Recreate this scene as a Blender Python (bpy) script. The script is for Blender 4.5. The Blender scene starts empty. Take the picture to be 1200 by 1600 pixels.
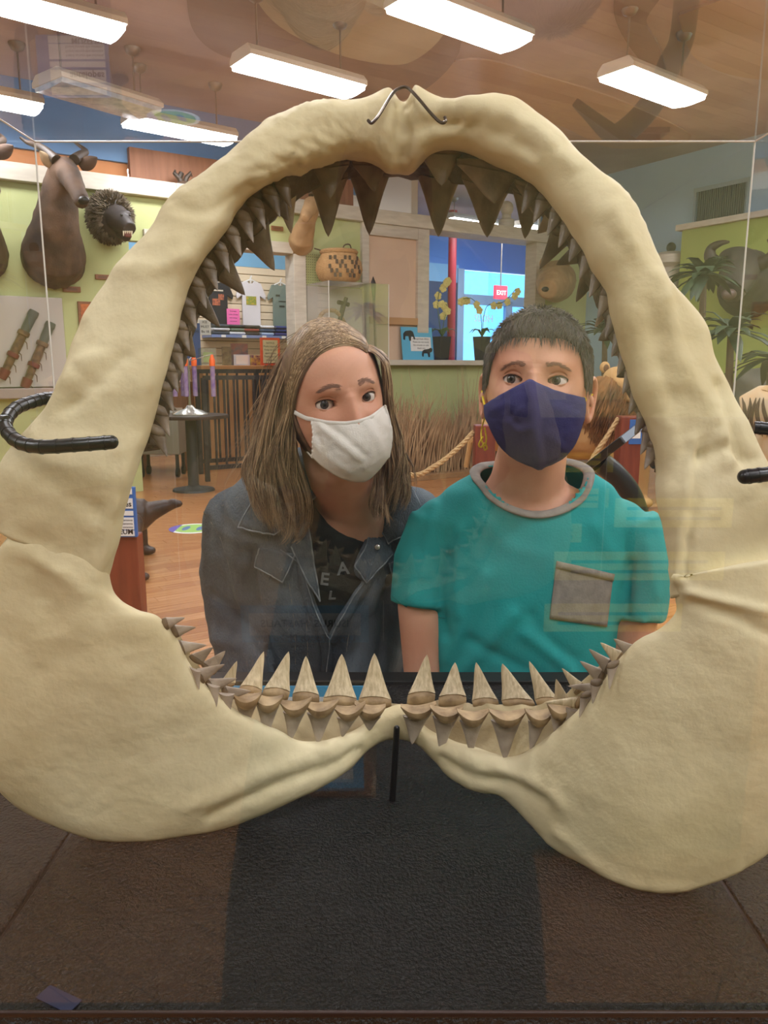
import bpy, bmesh, math, random
import numpy as np
from mathutils import Vector, Matrix, noise
from mathutils.bvhtree import BVHTree

random.seed(7); rng = np.random.default_rng(7)
scene = bpy.context.scene
col = scene.collection

# ------------------------------------------------------------------ camera
CAM_H = 1.35
PITCH = math.radians(10.8)
FPX = 1200.0
cam_d = bpy.data.cameras.new('camera'); cam = bpy.data.objects.new('camera', cam_d); col.objects.link(cam)
cam_d.sensor_fit = 'HORIZONTAL'; cam_d.sensor_width = 36.0; cam_d.lens = 36.0 * FPX / 1200.0
cam_d.clip_start = 0.02; cam_d.clip_end = 200
cam.location = (0, 0, CAM_H); cam.rotation_euler = (math.pi/2 - PITCH, 0, 0)
scene.camera = cam

# ------------------------------------------------------------------ world, exposure
wd = bpy.data.worlds.new('world'); scene.world = wd; wd.use_nodes = True
bg = wd.node_tree.nodes['Background']
bg.inputs[0].default_value = (0.42, 0.70, 1.0, 1); bg.inputs[1].default_value = 3.0
scene.view_settings.view_transform = 'Standard'
scene.view_settings.look = 'None'
scene.view_settings.gamma = 1.0
scene.view_settings.use_curve_mapping = False
scene.view_settings.exposure = 0.0
LAMP = 32.0            # strength of the fluorescent tubes

# ------------------------------------------------------------------ pixel -> world helpers
CAMP = Vector((0, 0, CAM_H))
_f = Vector((0, math.cos(PITCH), -math.sin(PITCH))); _u = Vector((0, math.sin(PITCH), math.cos(PITCH)))
def ray(px, py):
    return _f + Vector((1, 0, 0))*((px-600)/FPX) + _u*((800-py)/FPX)
def PY(px, py, y):                       # point on the ray at distance y in front
    v = ray(px, py); return CAMP + v*(y/v.y)
def PZ(px, py, z):                       # point on the ray at height z
    v = ray(px, py); return CAMP + v*((z-CAM_H)/v.z)
def proj(p):
    q = Vector(p) - CAMP; d = q.dot(_f)
    return (600 + FPX*q.x/d, 800 - FPX*q.dot(_u)/d)
RA = math.radians(33.0)                  # the hall is turned against the display case
E1 = Vector((math.cos(RA), math.sin(RA), 0)); E2 = Vector((-math.sin(RA), math.cos(RA), 0)); EZ = Vector((0, 0, 1))
def UW(u, w, z): return E1*u + E2*w + EZ*z
def PW(px, py, w):                       # on a plane parallel to the long wall
    v = ray(px, py); return CAMP + v*((w - CAMP.dot(E2))/v.dot(E2))
def PU(px, py, u):                       # on a plane parallel to the right wall
    v = ray(px, py); return CAMP + v*((u - CAMP.dot(E1))/v.dot(E1))
WALL = 8.4

# ------------------------------------------------------------------ materials
def lin(c):
    return tuple(((x/255)/12.92 if x/255 <= 0.04045 else ((x/255+0.055)/1.055)**2.4) for x in c)
MATS = {}
def mat(name, rgb, rough=0.6, rgb2=None, scale=8.0, bump=0.0, bscale=40.0, metal=0.0, stretch=None, detail=4.0,
        emit=0.0, spec=0.5, coat=0.0, sheen=0.0, sss=0.0, lo=0.35, hi=0.65, alpha=None, trans=0.0):
    if name in MATS: return MATS[name]
    m = bpy.data.materials.new(name); m.use_nodes = True; nt = m.node_tree; N = nt.nodes; L = nt.links
    b = N['Principled BSDF']; c = lin(rgb)
    b.inputs['Base Color'].default_value = (*c, 1); b.inputs['Roughness'].default_value = rough
    b.inputs['Metallic'].default_value = metal; b.inputs['Specular IOR Level'].default_value = spec
    b.inputs['Coat Weight'].default_value = coat; b.inputs['Sheen Weight'].default_value = sheen
    b.inputs['Transmission Weight'].default_value = trans
    if sss: b.inputs['Subsurface Weight'].default_value = sss; b.inputs['Subsurface Radius'].default_value = (.012, .005, .003); b.inputs['Subsurface Scale'].default_value = 0.5
    if emit: b.inputs['Emission Color'].default_value = (*c, 1); b.inputs['Emission Strength'].default_value = emit
    if alpha is not None: b.inputs['Alpha'].default_value = alpha
    if rgb2 or bump:
        tc = N.new('ShaderNodeTexCoord'); mp = N.new('ShaderNodeMapping'); L.new(tc.outputs['Object'], mp.inputs[0])
        if stretch: mp.inputs['Scale'].default_value = stretch
    if rgb2:
        n = N.new('ShaderNodeTexNoise'); n.inputs['Scale'].default_value = scale; n.inputs['Detail'].default_value = detail
        L.new(mp.outputs[0], n.inputs['Vector'])
        r = N.new('ShaderNodeValToRGB'); r.color_ramp.elements[0].position = lo; r.color_ramp.elements[1].position = hi
        r.color_ramp.elements[0].color = (*c, 1); r.color_ramp.elements[1].color = (*lin(rgb2), 1)
        L.new(n.outputs['Fac'], r.inputs[0]); L.new(r.outputs[0], b.inputs['Base Color'])
    if bump:
        n2 = N.new('ShaderNodeTexNoise'); n2.inputs['Scale'].default_value = bscale; n2.inputs['Detail'].default_value = 5
        L.new(mp.outputs[0], n2.inputs['Vector'])
        bp = N.new('ShaderNodeBump'); bp.inputs['Strength'].default_value = bump; bp.inputs['Distance'].default_value = 0.01
        L.new(n2.outputs['Fac'], bp.inputs['Height']); L.new(bp.outputs[0], b.inputs['Normal'])
    MATS[name] = m; return m

def glass(name, tint=(1, 1, 1), refl=1.0, rough=0.0, haze=0.0, hazecol=(.8, .8, .8), ior=1.49):
    """thin pane: clear sheet that mirrors by Fresnel, with an optional pale haze mixed in"""
    m = bpy.data.materials.new(name); m.use_nodes = True; nt = m.node_tree; N = nt.nodes; L = nt.links
    N.clear(); out = N.new('ShaderNodeOutputMaterial')
    t = N.new('ShaderNodeBsdfTransparent'); t.inputs[0].default_value = (*tint, 1)
    g = N.new('ShaderNodeBsdfGlossy'); g.inputs['Roughness'].default_value = rough; g.inputs[0].default_value = (1, 1, 1, 1)
    ge = N.new('ShaderNodeNewGeometry'); dt = N.new('ShaderNodeVectorMath'); dt.operation = 'DOT_PRODUCT'
    L.new(ge.outputs['Incoming'], dt.inputs[0]); L.new(ge.outputs['Normal'], dt.inputs[1])
    def mth(op, x, y):
        q = N.new('ShaderNodeMath'); q.operation = op; q.use_clamp = op == 'MULTIPLY'
        for i, z in enumerate((x, y)):
            if isinstance(z, (int, float)): q.inputs[i].default_value = z
            elif z is not None: L.new(z, q.inputs[i])
        return q.outputs[0]
    cs = mth('ABSOLUTE', dt.outputs['Value'], None); f0 = 2*((ior-1)/(ior+1))**2   # both faces of the sheet
    sch = mth('ADD', mth('MULTIPLY', mth('POWER', mth('SUBTRACT', 1.0, cs), 5.0), 1-f0), f0)
    mu = N.new('ShaderNodeMath'); mu.operation = 'MULTIPLY'; mu.use_clamp = True; mu.inputs[1].default_value = refl
    L.new(sch, mu.inputs[0])
    mx = N.new('ShaderNodeMixShader'); L.new(mu.outputs[0], mx.inputs[0]); L.new(t.outputs[0], mx.inputs[1]); L.new(g.outputs[0], mx.inputs[2])
    last = mx
    if haze:
        df = N.new('ShaderNodeBsdfTranslucent'); df.inputs[0].default_value = (*hazecol, 1)
        d2 = N.new('ShaderNodeBsdfDiffuse'); d2.inputs[0].default_value = (*hazecol, 1)
        a = N.new('ShaderNodeMixShader'); a.inputs[0].default_value = .5; L.new(df.outputs[0], a.inputs[1]); L.new(d2.outputs[0], a.inputs[2])
        m2 = N.new('ShaderNodeMixShader'); m2.inputs[0].default_value = haze
        L.new(mx.outputs[0], m2.inputs[1]); L.new(a.outputs[0], m2.inputs[2]); last = m2
    L.new(last.outputs[0], out.inputs[0]); MATS[name] = m; return m

# ------------------------------------------------------------------ mesh builder
class MB:
    def __init__(s): s.v = []; s.f = []
    def add(s, vs, fs):
        n = len(s.v); s.v += [Vector(p) for p in vs]; s.f += [tuple(i+n for i in f) for f in fs]; return s
    def box(s, c, size, ax=None):
        c = Vector(c); ax = ax or (Vector((1,0,0)), Vector((0,1,0)), Vector((0,0,1)))
        h = [a*(d/2) for a, d in zip(ax, size)]
        vs = [c + h[0]*i + h[1]*j + h[2]*k for i in (-1,1) for j in (-1,1) for k in (-1,1)]
        return s.add(vs, [(0,1,3,2),(4,6,7,5),(0,4,5,1),(2,3,7,6),(0,2,6,4),(1,5,7,3)])
    def loft(s, rings, cap=True, closed=False):
        n = len(rings[0]); m = len(rings); vs = [p for r in rings for p in r]; fs = []
        for i in range(m if closed else m-1):
            a = i*n; b = ((i+1) % m)*n
            for j in range(n):
                k = (j+1) % n; fs.append((a+j, a+k, b+k, b+j))
        if cap and not closed: fs += [tuple(range(n-1, -1, -1)), tuple(range((m-1)*n, m*n))]
        return s.add(vs, fs)
    def sheet(s, rows):
        n = len(rows[0]); vs = [p for r in rows for p in r]; fs = []
        for i in range(len(rows)-1):
            for j in range(n-1):
                a = i*n+j; fs.append((a, a+1, a+n+1, a+n))
        return s.add(vs, fs)
    def tube(s, pts, r, n=8, flat=1.0, cap=True, up=None):
        pts = [Vector(p) for p in pts]; m = len(pts)
        rr = r if isinstance(r, (list, tuple)) else [r]*m
        rings = []; prev = None
        for i, p in enumerate(pts):
            t = (pts[min(i+1, m-1)] - pts[max(i-1, 0)])
            t = t.normalized() if t.length > 1e-9 else Vector((0,0,1))
            if prev is None:
                a = (Vector(up) if up else Vector((0,0,1)) if abs(t.z) < .9 else Vector((0,1,0)))
                a = (a - t*a.dot(t)).normalized()
            else:
                a = (prev - t*prev.dot(t)); a = a.normalized() if a.length > 1e-6 else Vector((1,0,0))
            prev = a; b = t.cross(a)
            ra = rr[i]
            if isinstance(ra, (tuple, list)): ra, rb = ra
            else: rb = ra*flat
            rings.append([p + a*(ra*math.cos(2*math.pi*k/n)) + b*(rb*math.sin(2*math.pi*k/n)) for k in range(n)])
        return s.loft(rings, cap)
    def ell(s, c, r, n=16, m=10, R=None):
        c = Vector(c); vs = [] ; fs = []
        for i in range(m+1):
            la = -math.pi/2 + math.pi*i/m
            for j in range(n):
                ph = 2*math.pi*j/n
                v = Vector((r[0]*math.cos(la)*math.cos(ph), r[1]*math.cos(la)*math.sin(ph), r[2]*math.sin(la)))
                vs.append(c + (R @ v if R else v))
        for i in range(m):
            for j in range(n):
                k = (j+1) % n; fs.append((i*n+j, i*n+k, (i+1)*n+k, (i+1)*n+j))
        return s.add(vs, fs)
    def lathe(s, prof, c, n=24, ax=None):
        c = Vector(c); ax = ax or (Vector((1,0,0)), Vector((0,1,0)), Vector((0,0,1)))
        return s.loft([[c + ax[0]*(r*math.cos(2*math.pi*k/n)) + ax[1]*(r*math.sin(2*math.pi*k/n)) + ax[2]*z for k in range(n)] for r, z in prof])
    def prism(s, poly, d):                 # polygon of 3-D points pushed by vector d
        poly = [Vector(p) for p in poly]; d = Vector(d); n = len(poly)
        return s.add(poly + [p+d for p in poly], [tuple(range(n-1, -1, -1)), tuple(range(n, 2*n))] + [(i, (i+1) % n, n+(i+1) % n, n+i) for i in range(n)])
    def build(s, name, m, parent=None, smooth=False, angle=40, solid=0, bevel=0, sub=0, label=None):
        return obj(name, s.v, s.f, m, parent, smooth, angle, solid, bevel, sub, label)

def wloc(p):
    v = Vector((0,0,0))
    while p is not None: v = v + p.location; p = p.parent
    return v
def obj(name, vs, fs, m, parent=None, smooth=False, angle=40, solid=0, bevel=0, sub=0, label=None):
    me = bpy.data.meshes.new(name); off = wloc(parent)
    me.from_pydata([tuple(Vector(v)-off) for v in vs], [], fs)
    b = bmesh.new(); b.from_mesh(me); bmesh.ops.remove_doubles(b, verts=b.verts, dist=1e-7)
    bmesh.ops.recalc_face_normals(b, faces=b.faces); b.to_mesh(me); b.free()
    if m: me.materials.append(m)
    o = bpy.data.objects.new(name, me); col.objects.link(o); o.parent = parent
    if smooth:
        me.shade_smooth()
        if angle < 179: me.set_sharp_from_angle(angle=math.radians(angle))
    if solid: q = o.modifiers.new('thickness', 'SOLIDIFY'); q.thickness = solid; q.offset = 0
    if bevel: q = o.modifiers.new('edges', 'BEVEL'); q.width = bevel; q.segments = 2; q.limit_method = 'ANGLE'
    if sub: q = o.modifiers.new('smooth', 'SUBSURF'); q.levels = sub; q.render_levels = sub
    if label: o['label'] = label
    return o
def thing(name, label, cat, loc=(0,0,0), group=None):
    o = bpy.data.objects.new(name, None); col.objects.link(o); o.location = loc; o.empty_display_size = .1
    o['label'] = label; o['category'] = cat
    if group: o['group'] = group
    return o
def tag(o, label, cat, group=None):
    o['label'] = label; o['category'] = cat
    if group: o['group'] = group
    return o
def struct(o): o['kind'] = 'structure'; return o
def copy_tree(o, parent=None):
    c = o.copy(); col.objects.link(c); c.parent = parent
    for ch in list(o.children): copy_tree(ch, c)
    return c
def remesh(mb, voxel, smooth=2, disp=None):
    """one continuous skin over overlapping volumes -> (verts, faces, normals)"""
    me = bpy.data.meshes.new('tmp'); me.from_pydata([tuple(v) for v in mb.v], [], mb.f)
    b = bmesh.new(); b.from_mesh(me); bmesh.ops.recalc_face_normals(b, faces=b.faces); b.to_mesh(me); b.free()
    o = bpy.data.objects.new('tmp', me); col.objects.link(o)
    q = o.modifiers.new('r', 'REMESH'); q.mode = 'VOXEL'; q.voxel_size = voxel
    if smooth: q = o.modifiers.new('s', 'SMOOTH'); q.factor = .5; q.iterations = smooth
    dg = bpy.context.evaluated_depsgraph_get(); ev = o.evaluated_get(dg); m2 = bpy.data.meshes.new_from_object(ev)
    vs = [v.co.copy() for v in m2.vertices]; fs = [tuple(p.vertices) for p in m2.polygons]
    bpy.data.objects.remove(o); bpy.data.meshes.remove(me)
    ns = [v.normal.copy() for v in m2.vertices]; bpy.data.meshes.remove(m2)
    if disp: vs = [v + n*disp(v, n) for v, n in zip(vs, ns)]
    return vs, fs, ns
def fbm(p, sc, oct=3):
    return noise.fractal(Vector(p)*sc, 1.0, 2.0, oct)
def text(name, s, size, m, parent, origin, ax, ay, align='LEFT', ext=0.0004, bold=0.0):
    cu = bpy.data.curves.new(name, 'FONT'); cu.body = s; cu.size = size; cu.align_x = align; cu.extrude = ext; cu.offset = bold
    cu.resolution_u = 2
    o = bpy.data.objects.new(name, cu); col.objects.link(o)
    dg = bpy.context.evaluated_depsgraph_get(); me = bpy.data.meshes.new_from_object(o.evaluated_get(dg))
    bpy.data.objects.remove(o); bpy.data.curves.remove(cu)
    ax = Vector(ax).normalized(); ay = Vector(ay).normalized(); az = ax.cross(ay)
    vs = [Vector(origin) + ax*v.co.x + ay*v.co.y + az*v.co.z for v in me.vertices]; fs = [tuple(p.vertices) for p in me.polygons]
    bpy.data.meshes.remove(me)
    return obj(name, vs, fs, m, parent)
def catmull(pts, n):
    P = np.array([tuple(p) for p in pts], float); k = len(P); t = np.linspace(0, k-1, n); out = np.zeros((n, P.shape[1]))
    for i, x in enumerate(t):
        j = min(int(x), k-2); f = x-j
        p0 = P[max(j-1, 0)]; p1 = P[j]; p2 = P[j+1]; p3 = P[min(j+2, k-1)]
        out[i] = .5*((2*p1) + (-p0+p2)*f + (2*p0-5*p1+4*p2-p3)*f*f + (-p0+3*p1-3*p2+p3)*f**3)
    return out
def poly_dist(p, line):
    """distance from 2-D point arrays p (n,2) to polyline; also the signed side"""
    p = np.asarray(p); best = np.full(len(p), 1e9); side = np.zeros(len(p))
    for a, b in zip(line[:-1], line[1:]):
        a = np.array(a, float); b = np.array(b, float); d = b-a; L = (d*d).sum()
        t = np.clip(((p-a)@d)/L, 0, 1); q = a + t[:, None]*d; r = p-q; dist = np.sqrt((r*r).sum(1))
        s = np.sign(d[0]*(p[:, 1]-a[1]) - d[1]*(p[:, 0]-a[0]))
        m = dist < best; best[m] = dist[m]; side[m] = s[m]
    return best, side
def in_poly(x, y, poly):
    c = False; n = len(poly); j = n-1
    for i in range(n):
        xi, yi = poly[i]; xj, yj = poly[j]
        if (yi > y) != (yj > y) and x < (xj-xi)*(y-yi)/(yj-yi)+xi: c = not c
        j = i
    return c
# ================================================================== THE HALL
M_green = mat('green_wall_paint', (196, 201, 142), .7, (186, 192, 132), 1.3, .05, 60)
M_blue = mat('blue_wall_paint', (112, 150, 190), .7, (96, 132, 176), .8)
M_white = mat('off_white_trim', (214, 205, 188), .55, (200, 190, 172), 5, .05, 30, stretch=(1, 1, 6))
M_ceil = mat('mauve_ceiling_paint', (188, 172, 170), .8, (164, 147, 144), .45, lo=.42, hi=.58)
M_floorbase = mat('floor_joint_brown', (120, 70, 34), .4)
M_wood = [mat('floor_oak_%d' % i, c, .24, c2, 3, .04, 30, stretch=(1.2, 14, 1), spec=.5) for i, (c, c2) in enumerate([
    ((190, 136, 88), (170, 114, 68)), ((200, 146, 96), (180, 124, 76)), ((180, 124, 78), (162, 108, 64)), ((206, 154, 106), (188, 132, 82))])]
M_peach = mat('peach_board', (226, 196, 168), .7, (219, 188, 160), 2)
M_brownwood = mat('ledge_wood_panel', (158, 106, 76), .6, (136, 88, 62), 2, stretch=(8, 8, .8))
M_orange = mat('orange_wall_paint', (206, 138, 88), .7)

def uw_box(name, u0, u1, w0, w1, z0, z1, m, parent=None, bevel=0):
    mb = MB(); mb.box(UW((u0+u1)/2, (w0+w1)/2, (z0+z1)/2), (u1-u0, w1-w0, z1-z0), (E1, E2, EZ))
    return mb.build(name, m, parent, bevel=bevel)
def uof(px, py=565, w=WALL): return PW(px, py, w).dot(E1)
def zof(px, py, w=WALL): return PW(px, py, w).z
CEIL = 4.05
UL, UR = -7.0, 9.1
# floor
fl = struct(uw_box('floor', -9, 15, -5, 13, -.12, -.012, M_floorbase))
plank = None
pw_, pl_ = .105, 1.5
cnt = 0
for i in range(34):                       # boards run along the long wall's direction
    for j in range(9):
        if cnt >= 296: break
        w = 2.0 + i*pw_ + pw_/2; u = -1.2 + j*pl_ + (i*0.53 % 1.0)*pl_ - .8
        p = UW(u, w, 0)
        x, y = proj((p.x, p.y, 0.0)) if p.y > .6 else (0, 0)
        if p.y < 1.2 or x < -150 or x > 1500: continue
        if plank is None or cnt < 4:
            mb = MB(); mb.box((0, 0, -.006), (pl_-.003, pw_-.003, .012)); pk = obj('plank', mb.v, mb.f, M_wood[cnt % 4]); pks = [pk] if plank is None else pks+[pk]; plank = pk; o = pk
        else:
            o = pks[random.randrange(4)].copy(); col.objects.link(o)
        o.parent = fl; o.location = (p.x, p.y, 0); o.rotation_euler = (0, 0, RA); cnt += 1
# rest of the boards, farther away, as one sheet of boards
mb = MB()
for i in range(-64, 100):
    w0 = 2.0 + i*pw_
    for j in range(-3, 9):
        u0 = -7 + (j+3)*1.9 + (i*.37 % 1)*1.4 - 1.2; c = UW(u0+.95, w0+pw_/2, -.0065)
        if 0 <= i < 34 and c.y > 1.0: c.z = -.0075
        if 0 <= i < 34: continue
        mb.box(c, (1.897, pw_-.003, .011), (E1, E2, EZ))
for i in range(0, 34):
    w0 = 2.0 + i*pw_
    mb.box(UW(2.5, w0+pw_/2, -.0048), (23, pw_-.003, .008), (E1, E2, EZ))
o = mb.build('far_boards', M_wood[0], fl); o['kind'] = 'stuff'
# ceiling
ce = struct(uw_box('ceiling', -9, 15, -5, 13, CEIL, CEIL+.1, M_ceil))
# painted swirls on the ceiling: raised plaster shapes
def ceil_blob(pts, m, t=.02):
    c = catmull([tuple(PZ(x, y, CEIL)) for x, y in pts] + [tuple(PZ(*pts[0], CEIL))], 60)[:-1]
    mb = MB(); mb.prism([Vector((p[0], p[1], CEIL-t)) for p in c], (0, 0, t)); return mb.build('painted_swirl', m, ce)
M_sw1 = mat('ceiling_swirl_dark', (138, 122, 120), .8); M_sw2 = mat('ceiling_swirl_tan', (190, 180, 158), .8, (176, 166, 146), .8); M_sw3 = mat('ceiling_swirl_rust', (176, 150, 134), .8)
ceil_blob([(288, -60), (300, 40), (345, 82), (420, 100), (520, 150), (640, 150), (720, 60), (560, -40)], M_sw1)
ceil_blob([(370, -60), (420, 20), (480, 60), (560, 88), (640, 92), (700, 30), (640, -60), (480, -120)], M_sw2, .03)
ceil_blob([(975, -80), (960, 20), (1000, 90), (1040, 120), (1030, 70), (1010, 30), (1040, -20), (1060, -80)], M_sw1)
ceil_blob([(1060, 20), (1090, 90), (1180, 120), (1300, 110), (1350, 10), (1200, -20)], M_sw3)
ceil_blob([(640, 120), (700, 170), (860, 190), (960, 230), (1080, 215), (980, 160), (860, 120), (740, 90)], M_sw3, .015)

# long wall with a doorway to the shop and a wide opening to the entrance
wl = bpy.data.objects.new('wall_back', None); col.objects.link(wl); struct(wl)
T = .12
u_s0, u_s1 = uof(212), uof(471); z_s = 2.62
u_b0, u_o0, u_o1 = uof(567), uof(664), uof(832); z_sill = zof(680, 566); z_led0, z_led1 = 3.06, 3.22
def wp(name, u0, u1, z0, z1, m, w0=WALL, w1=WALL+T, par=wl): return uw_box(name, u0, u1, w0, w1, z0, z1, m, par)
wp('plaster', UL, u_s0, 0, z_led0, M_green)
wp('plaster', u_s0, u_s1, z_s, z_led0, M_green)
wp('plaster', u_s1, u_b0, 0, z_led0, M_green)
wp('plaster', u_b0, u_o1+.05, 0, z_sill, M_green)
wp('plaster', u_o1+.18, UR, 0, z_led0, M_green)
wp('board_backing', u_b0, u_o0, z_sill, z_led0, M_peach)
u_up = uof(596, 300)
wp('upper_plaster', UL, uof(208, 230), z_led1, CEIL, M_orange, WALL+.25, WALL+.3)
wp('upper_plaster', UL, u_up, 3.42, CEIL, M_blue, WALL+.2, WALL+.25)
wp('upper_panel', uof(208, 250), uof(560, 300), z_led1, 3.56, M_brownwood, WALL+.12, WALL+.2)
wp('upper_plaster', u_o1+.3, UR, z_led1, CEIL, M_blue, WALL+.2, WALL+.25)
# trims on it
def trim(n, u0, u1, z0, z1, d0=-.05, d1=.18): return struct(uw_box('trim_%d' % n, u0, u1, WALL+d0, WALL+d1, z0, z1, M_white, None, .006))
trim(1, UL, u_s0+.5, z_led0, z_led1, -.09, .3); trim(2, u_s0+.502, UR-.6, z_led0, z_led1, -.09, .3)
trim(3, u_s1-.10, u_s1+.06, 0, z_s); trim(4, u_s0+.15, u_s1-.101, z_s-.002, z_s+.12)
trim(5, u_b0-.03, u_b0+.07, z_sill+.03, z_led0-.001); trim(6, u_o0-.16, u_o0+.02, z_sill+.03, z_led0-.001)
trim(7, u_o1-.04, u_o1+.16, z_sill+.03, z_led0-.001); trim(8, u_b0-.05, u_o1+.2, z_sill-.04, z_sill+.028, -.16, .2)
trim(9, u_b0+.071, u_o0-.161, z_led0-.14, z_led0-.001)
o = uw_box('trim_10', u_b0+.071, u_o0-.161, WALL-.06, WALL-.001, zof(610, 507), zof(610, 500)+.03, mat('oak_rail', (196, 152, 104), .5)); struct(o)
# right wall: blue above, green partition below
M_pale = mat('pale_blue_wall_paint', (176, 206, 226), .7, (164, 195, 217), .8)
struct(uw_box('wall_right', UR, UR+.12, -5, WALL, 0, CEIL, M_pale))
M_bgreen = mat('bright_green_wall', (168, 182, 92), .7, (158, 172, 84), 1)
g0 = PU(1066, 360, UR-.5).dot(E2)
struct(uw_box('wall_partition', UR-.5, UR-.3, -5, g0, 0, 3.0, M_bgreen))
o = uw_box('trim_11', UR-.56, UR-.24, -5, g0+.06, 3.0, 3.07, M_white, None, .006); struct(o)
# walls behind the photographer
struct(uw_box('wall_left', UL-.12, UL, -5, WALL, 0, CEIL, M_green))
struct(uw_box('wall_front', UL, UR, -5.0, -4.9, 0, CEIL, M_green))
# shop behind the doorway
M_slat = mat('slatwall_cream', (232, 214, 184), .5)
sh = bpy.data.objects.new('wall_shop', None); col.objects.link(sh); struct(sh)
SW = 11.6
su0, su1 = -5.5, 5.95
zb, zt_ = zof(430, 612, SW), zof(430, 420, SW)
nsl = 17
for i in range(nsl):
    z0 = zb + (zt_-zb)*i/nsl
    uw_box('slat', su0, su1, SW, SW+.02, z0+.006, z0+(zt_-zb)/nsl-.006, M_slat, sh, .003)
uw_box('backing', su0, su1, SW+.02, SW+.05, zb, zt_, mat('slat_groove', (150, 128, 96), .6), sh)
uw_box('plaster', su0, su1, SW+.01, SW+.05, zt_, CEIL, mat('shop_blue', (120, 178, 216), .6), sh)
uw_box('plaster', su0, su1, SW+.01, SW+.05, 0, zb, M_white, sh)
uw_box('side_plaster', su1, su1+.1, WALL+T, SW+.05, 0, CEIL, mat('shop_side_wall', (210, 196, 176), .6), sh)
struct(uw_box('wall_shop_side', su0-.1, su0, WALL+T, SW+.05, 0, CEIL, M_blue))
# entrance lobby behind the wide opening
LW = 12.4
M_lobby = mat('lobby_blue', (70, 128, 205), .6, (88, 142, 214), .7); M_navy = mat('lobby_navy', (20, 58, 104), .6); M_ltblue = mat('lobby_lightblue', (120, 180, 222), .6)
lu = lambda px, py=450: uof(px, py, LW)
lz = lambda px, py: zof(px, py, LW)
struct(uw_box('wall_lobby_left', 6.0, 6.1, SW+.06, LW, 0, CEIL, M_ltblue))
lb = bpy.data.objects.new('wall_lobby', None); col.objects.link(lb); struct(lb)
uw_box('plaster', 6.1, lu(716), LW, LW+.1, lz(690, 440), CEIL, M_lobby, lb)
uw_box('plaster_band', 6.1, lu(716), LW-.01, LW+.1, lz(690, 440)-.001, lz(690, 412), M_ltblue, lb)
uw_box('plaster_dado', 6.1, lu(716), LW, LW+.1, 0, lz(690, 440), M_navy, lb)
uw_box('plaster', lu(716), 14.0, LW, LW+.1, lz(780, 425), CEIL, mat('lobby_deep_blue', (58, 112, 200), .6, (76, 128, 208), .6), lb)
uw_box('plaster', lu(860), 14.0, LW, LW+.1, 0, lz(780, 425), M_lobby, lb)
uw_box('plaster_base', lu(716), lu(860), LW, LW+.1, 0, .1, M_navy, lb)
struct(uw_box('wall_lobby_right', 14.0, 14.1, WALL, LW+.1, 0, CEIL, M_lobby))
# glazed doors
M_alu = mat('door_aluminium', (150, 172, 196), .4, metal=.3); M_dglass = glass('door_glass', (.55, .82, 1.0), 1.0, 0, .06, (.4, .7, 1.0))
dr = bpy.data.objects.new('door_1', None); col.objects.link(dr); struct(dr)
d0, d1 = lu(716), lu(860)
for (x0, x1, y0, y1) in [(714, 724, 425, 900), (790, 800, 470, 900), (858, 868, 425, 900), (722, 860, 463, 478)]:
    uw_box('frame_bar', lu(x0), lu(x1), LW-.03, LW+.05, max(lz(780, y1), 0), lz(780, y0), M_alu, dr)
for (x0, x1, y0, y1) in [(724, 858, 427, 463), (724, 790, 478, 900), (800, 858, 478, 900)]:
    uw_box('pane', lu(x0), lu(x1), LW+.01, LW+.016, max(lz(780, y1), .1), lz(780, y0), M_dglass, dr)
uw_box('door_bar', lu(726), lu(788), LW-.08, LW-.05, 1.0, 1.05, M_alu, dr)
text('door_lettering', 'SLOH', .2, mat('door_letter_white', (236, 240, 244), .5), dr, UW(lu(742), LW-.002, lz(760, 503)), E1, EZ)
# outside: pavement and a pale building across the street
struct(uw_box('pavement_outside', 2, 16, LW+.1, 40, -.15, -.05, mat('pavement', (170, 176, 182), .8)))
ob = thing('street_building', 'pale building across the street seen through the glass doors', 'building', UW(9, 24, 0))
mb = MB(); mb.box(UW(9, 24, 2.0), (16, 2, 4.0), (E1, E2, EZ)); mb.build('facade', mat('street_facade', (206, 216, 226), .8), ob)
for k in range(5):
    mb = MB(); mb.box(UW(4+k*2.2, 22.98, 1.6), (1.3, .06, 1.5), (E1, E2, EZ)); mb.build('window', mat('street_window', (40, 90, 150), .3), ob)
# slender red posts of the lobby and the cream column
M_red = mat('red_post', (150, 28, 46), .45)
def post(name, label, px, w, r, m, z0, z1, cat):
    u = uof(px, 450, w); mb = MB(); mb.tube([UW(u, w, z0), UW(u, w, z1)], r, 14); o = mb.build(name, m, None, True); return tag(o, label, cat)
post('lobby_post', 'tall slender red post beside the glass entrance doors', 706, 11.4, .075, M_red, 0, CEIL, 'post')
mb = MB(); mb.box(UW(uof(640, 300, 11.4), 11.4, lz(640, 297)-.12), (1.2, .09, .09), (E1, E2, EZ)); mb.box(UW(uof(640, 300, 11.4), 11.4, (lz(640, 297)+2.95)/2), (.09, .08, lz(640, 297)-2.95), (E1, E2, EZ))
tag(mb.build('lobby_beam', M_red), 'short red beam high above the peach board', 'beam')
struct(post('trim_12', 'cream round column', 848, WALL+.5, .11, M_white, 0, CEIL, 'column')); 
for k in ('label', 'category'): del bpy.data.objects['trim_12'][k]

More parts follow.
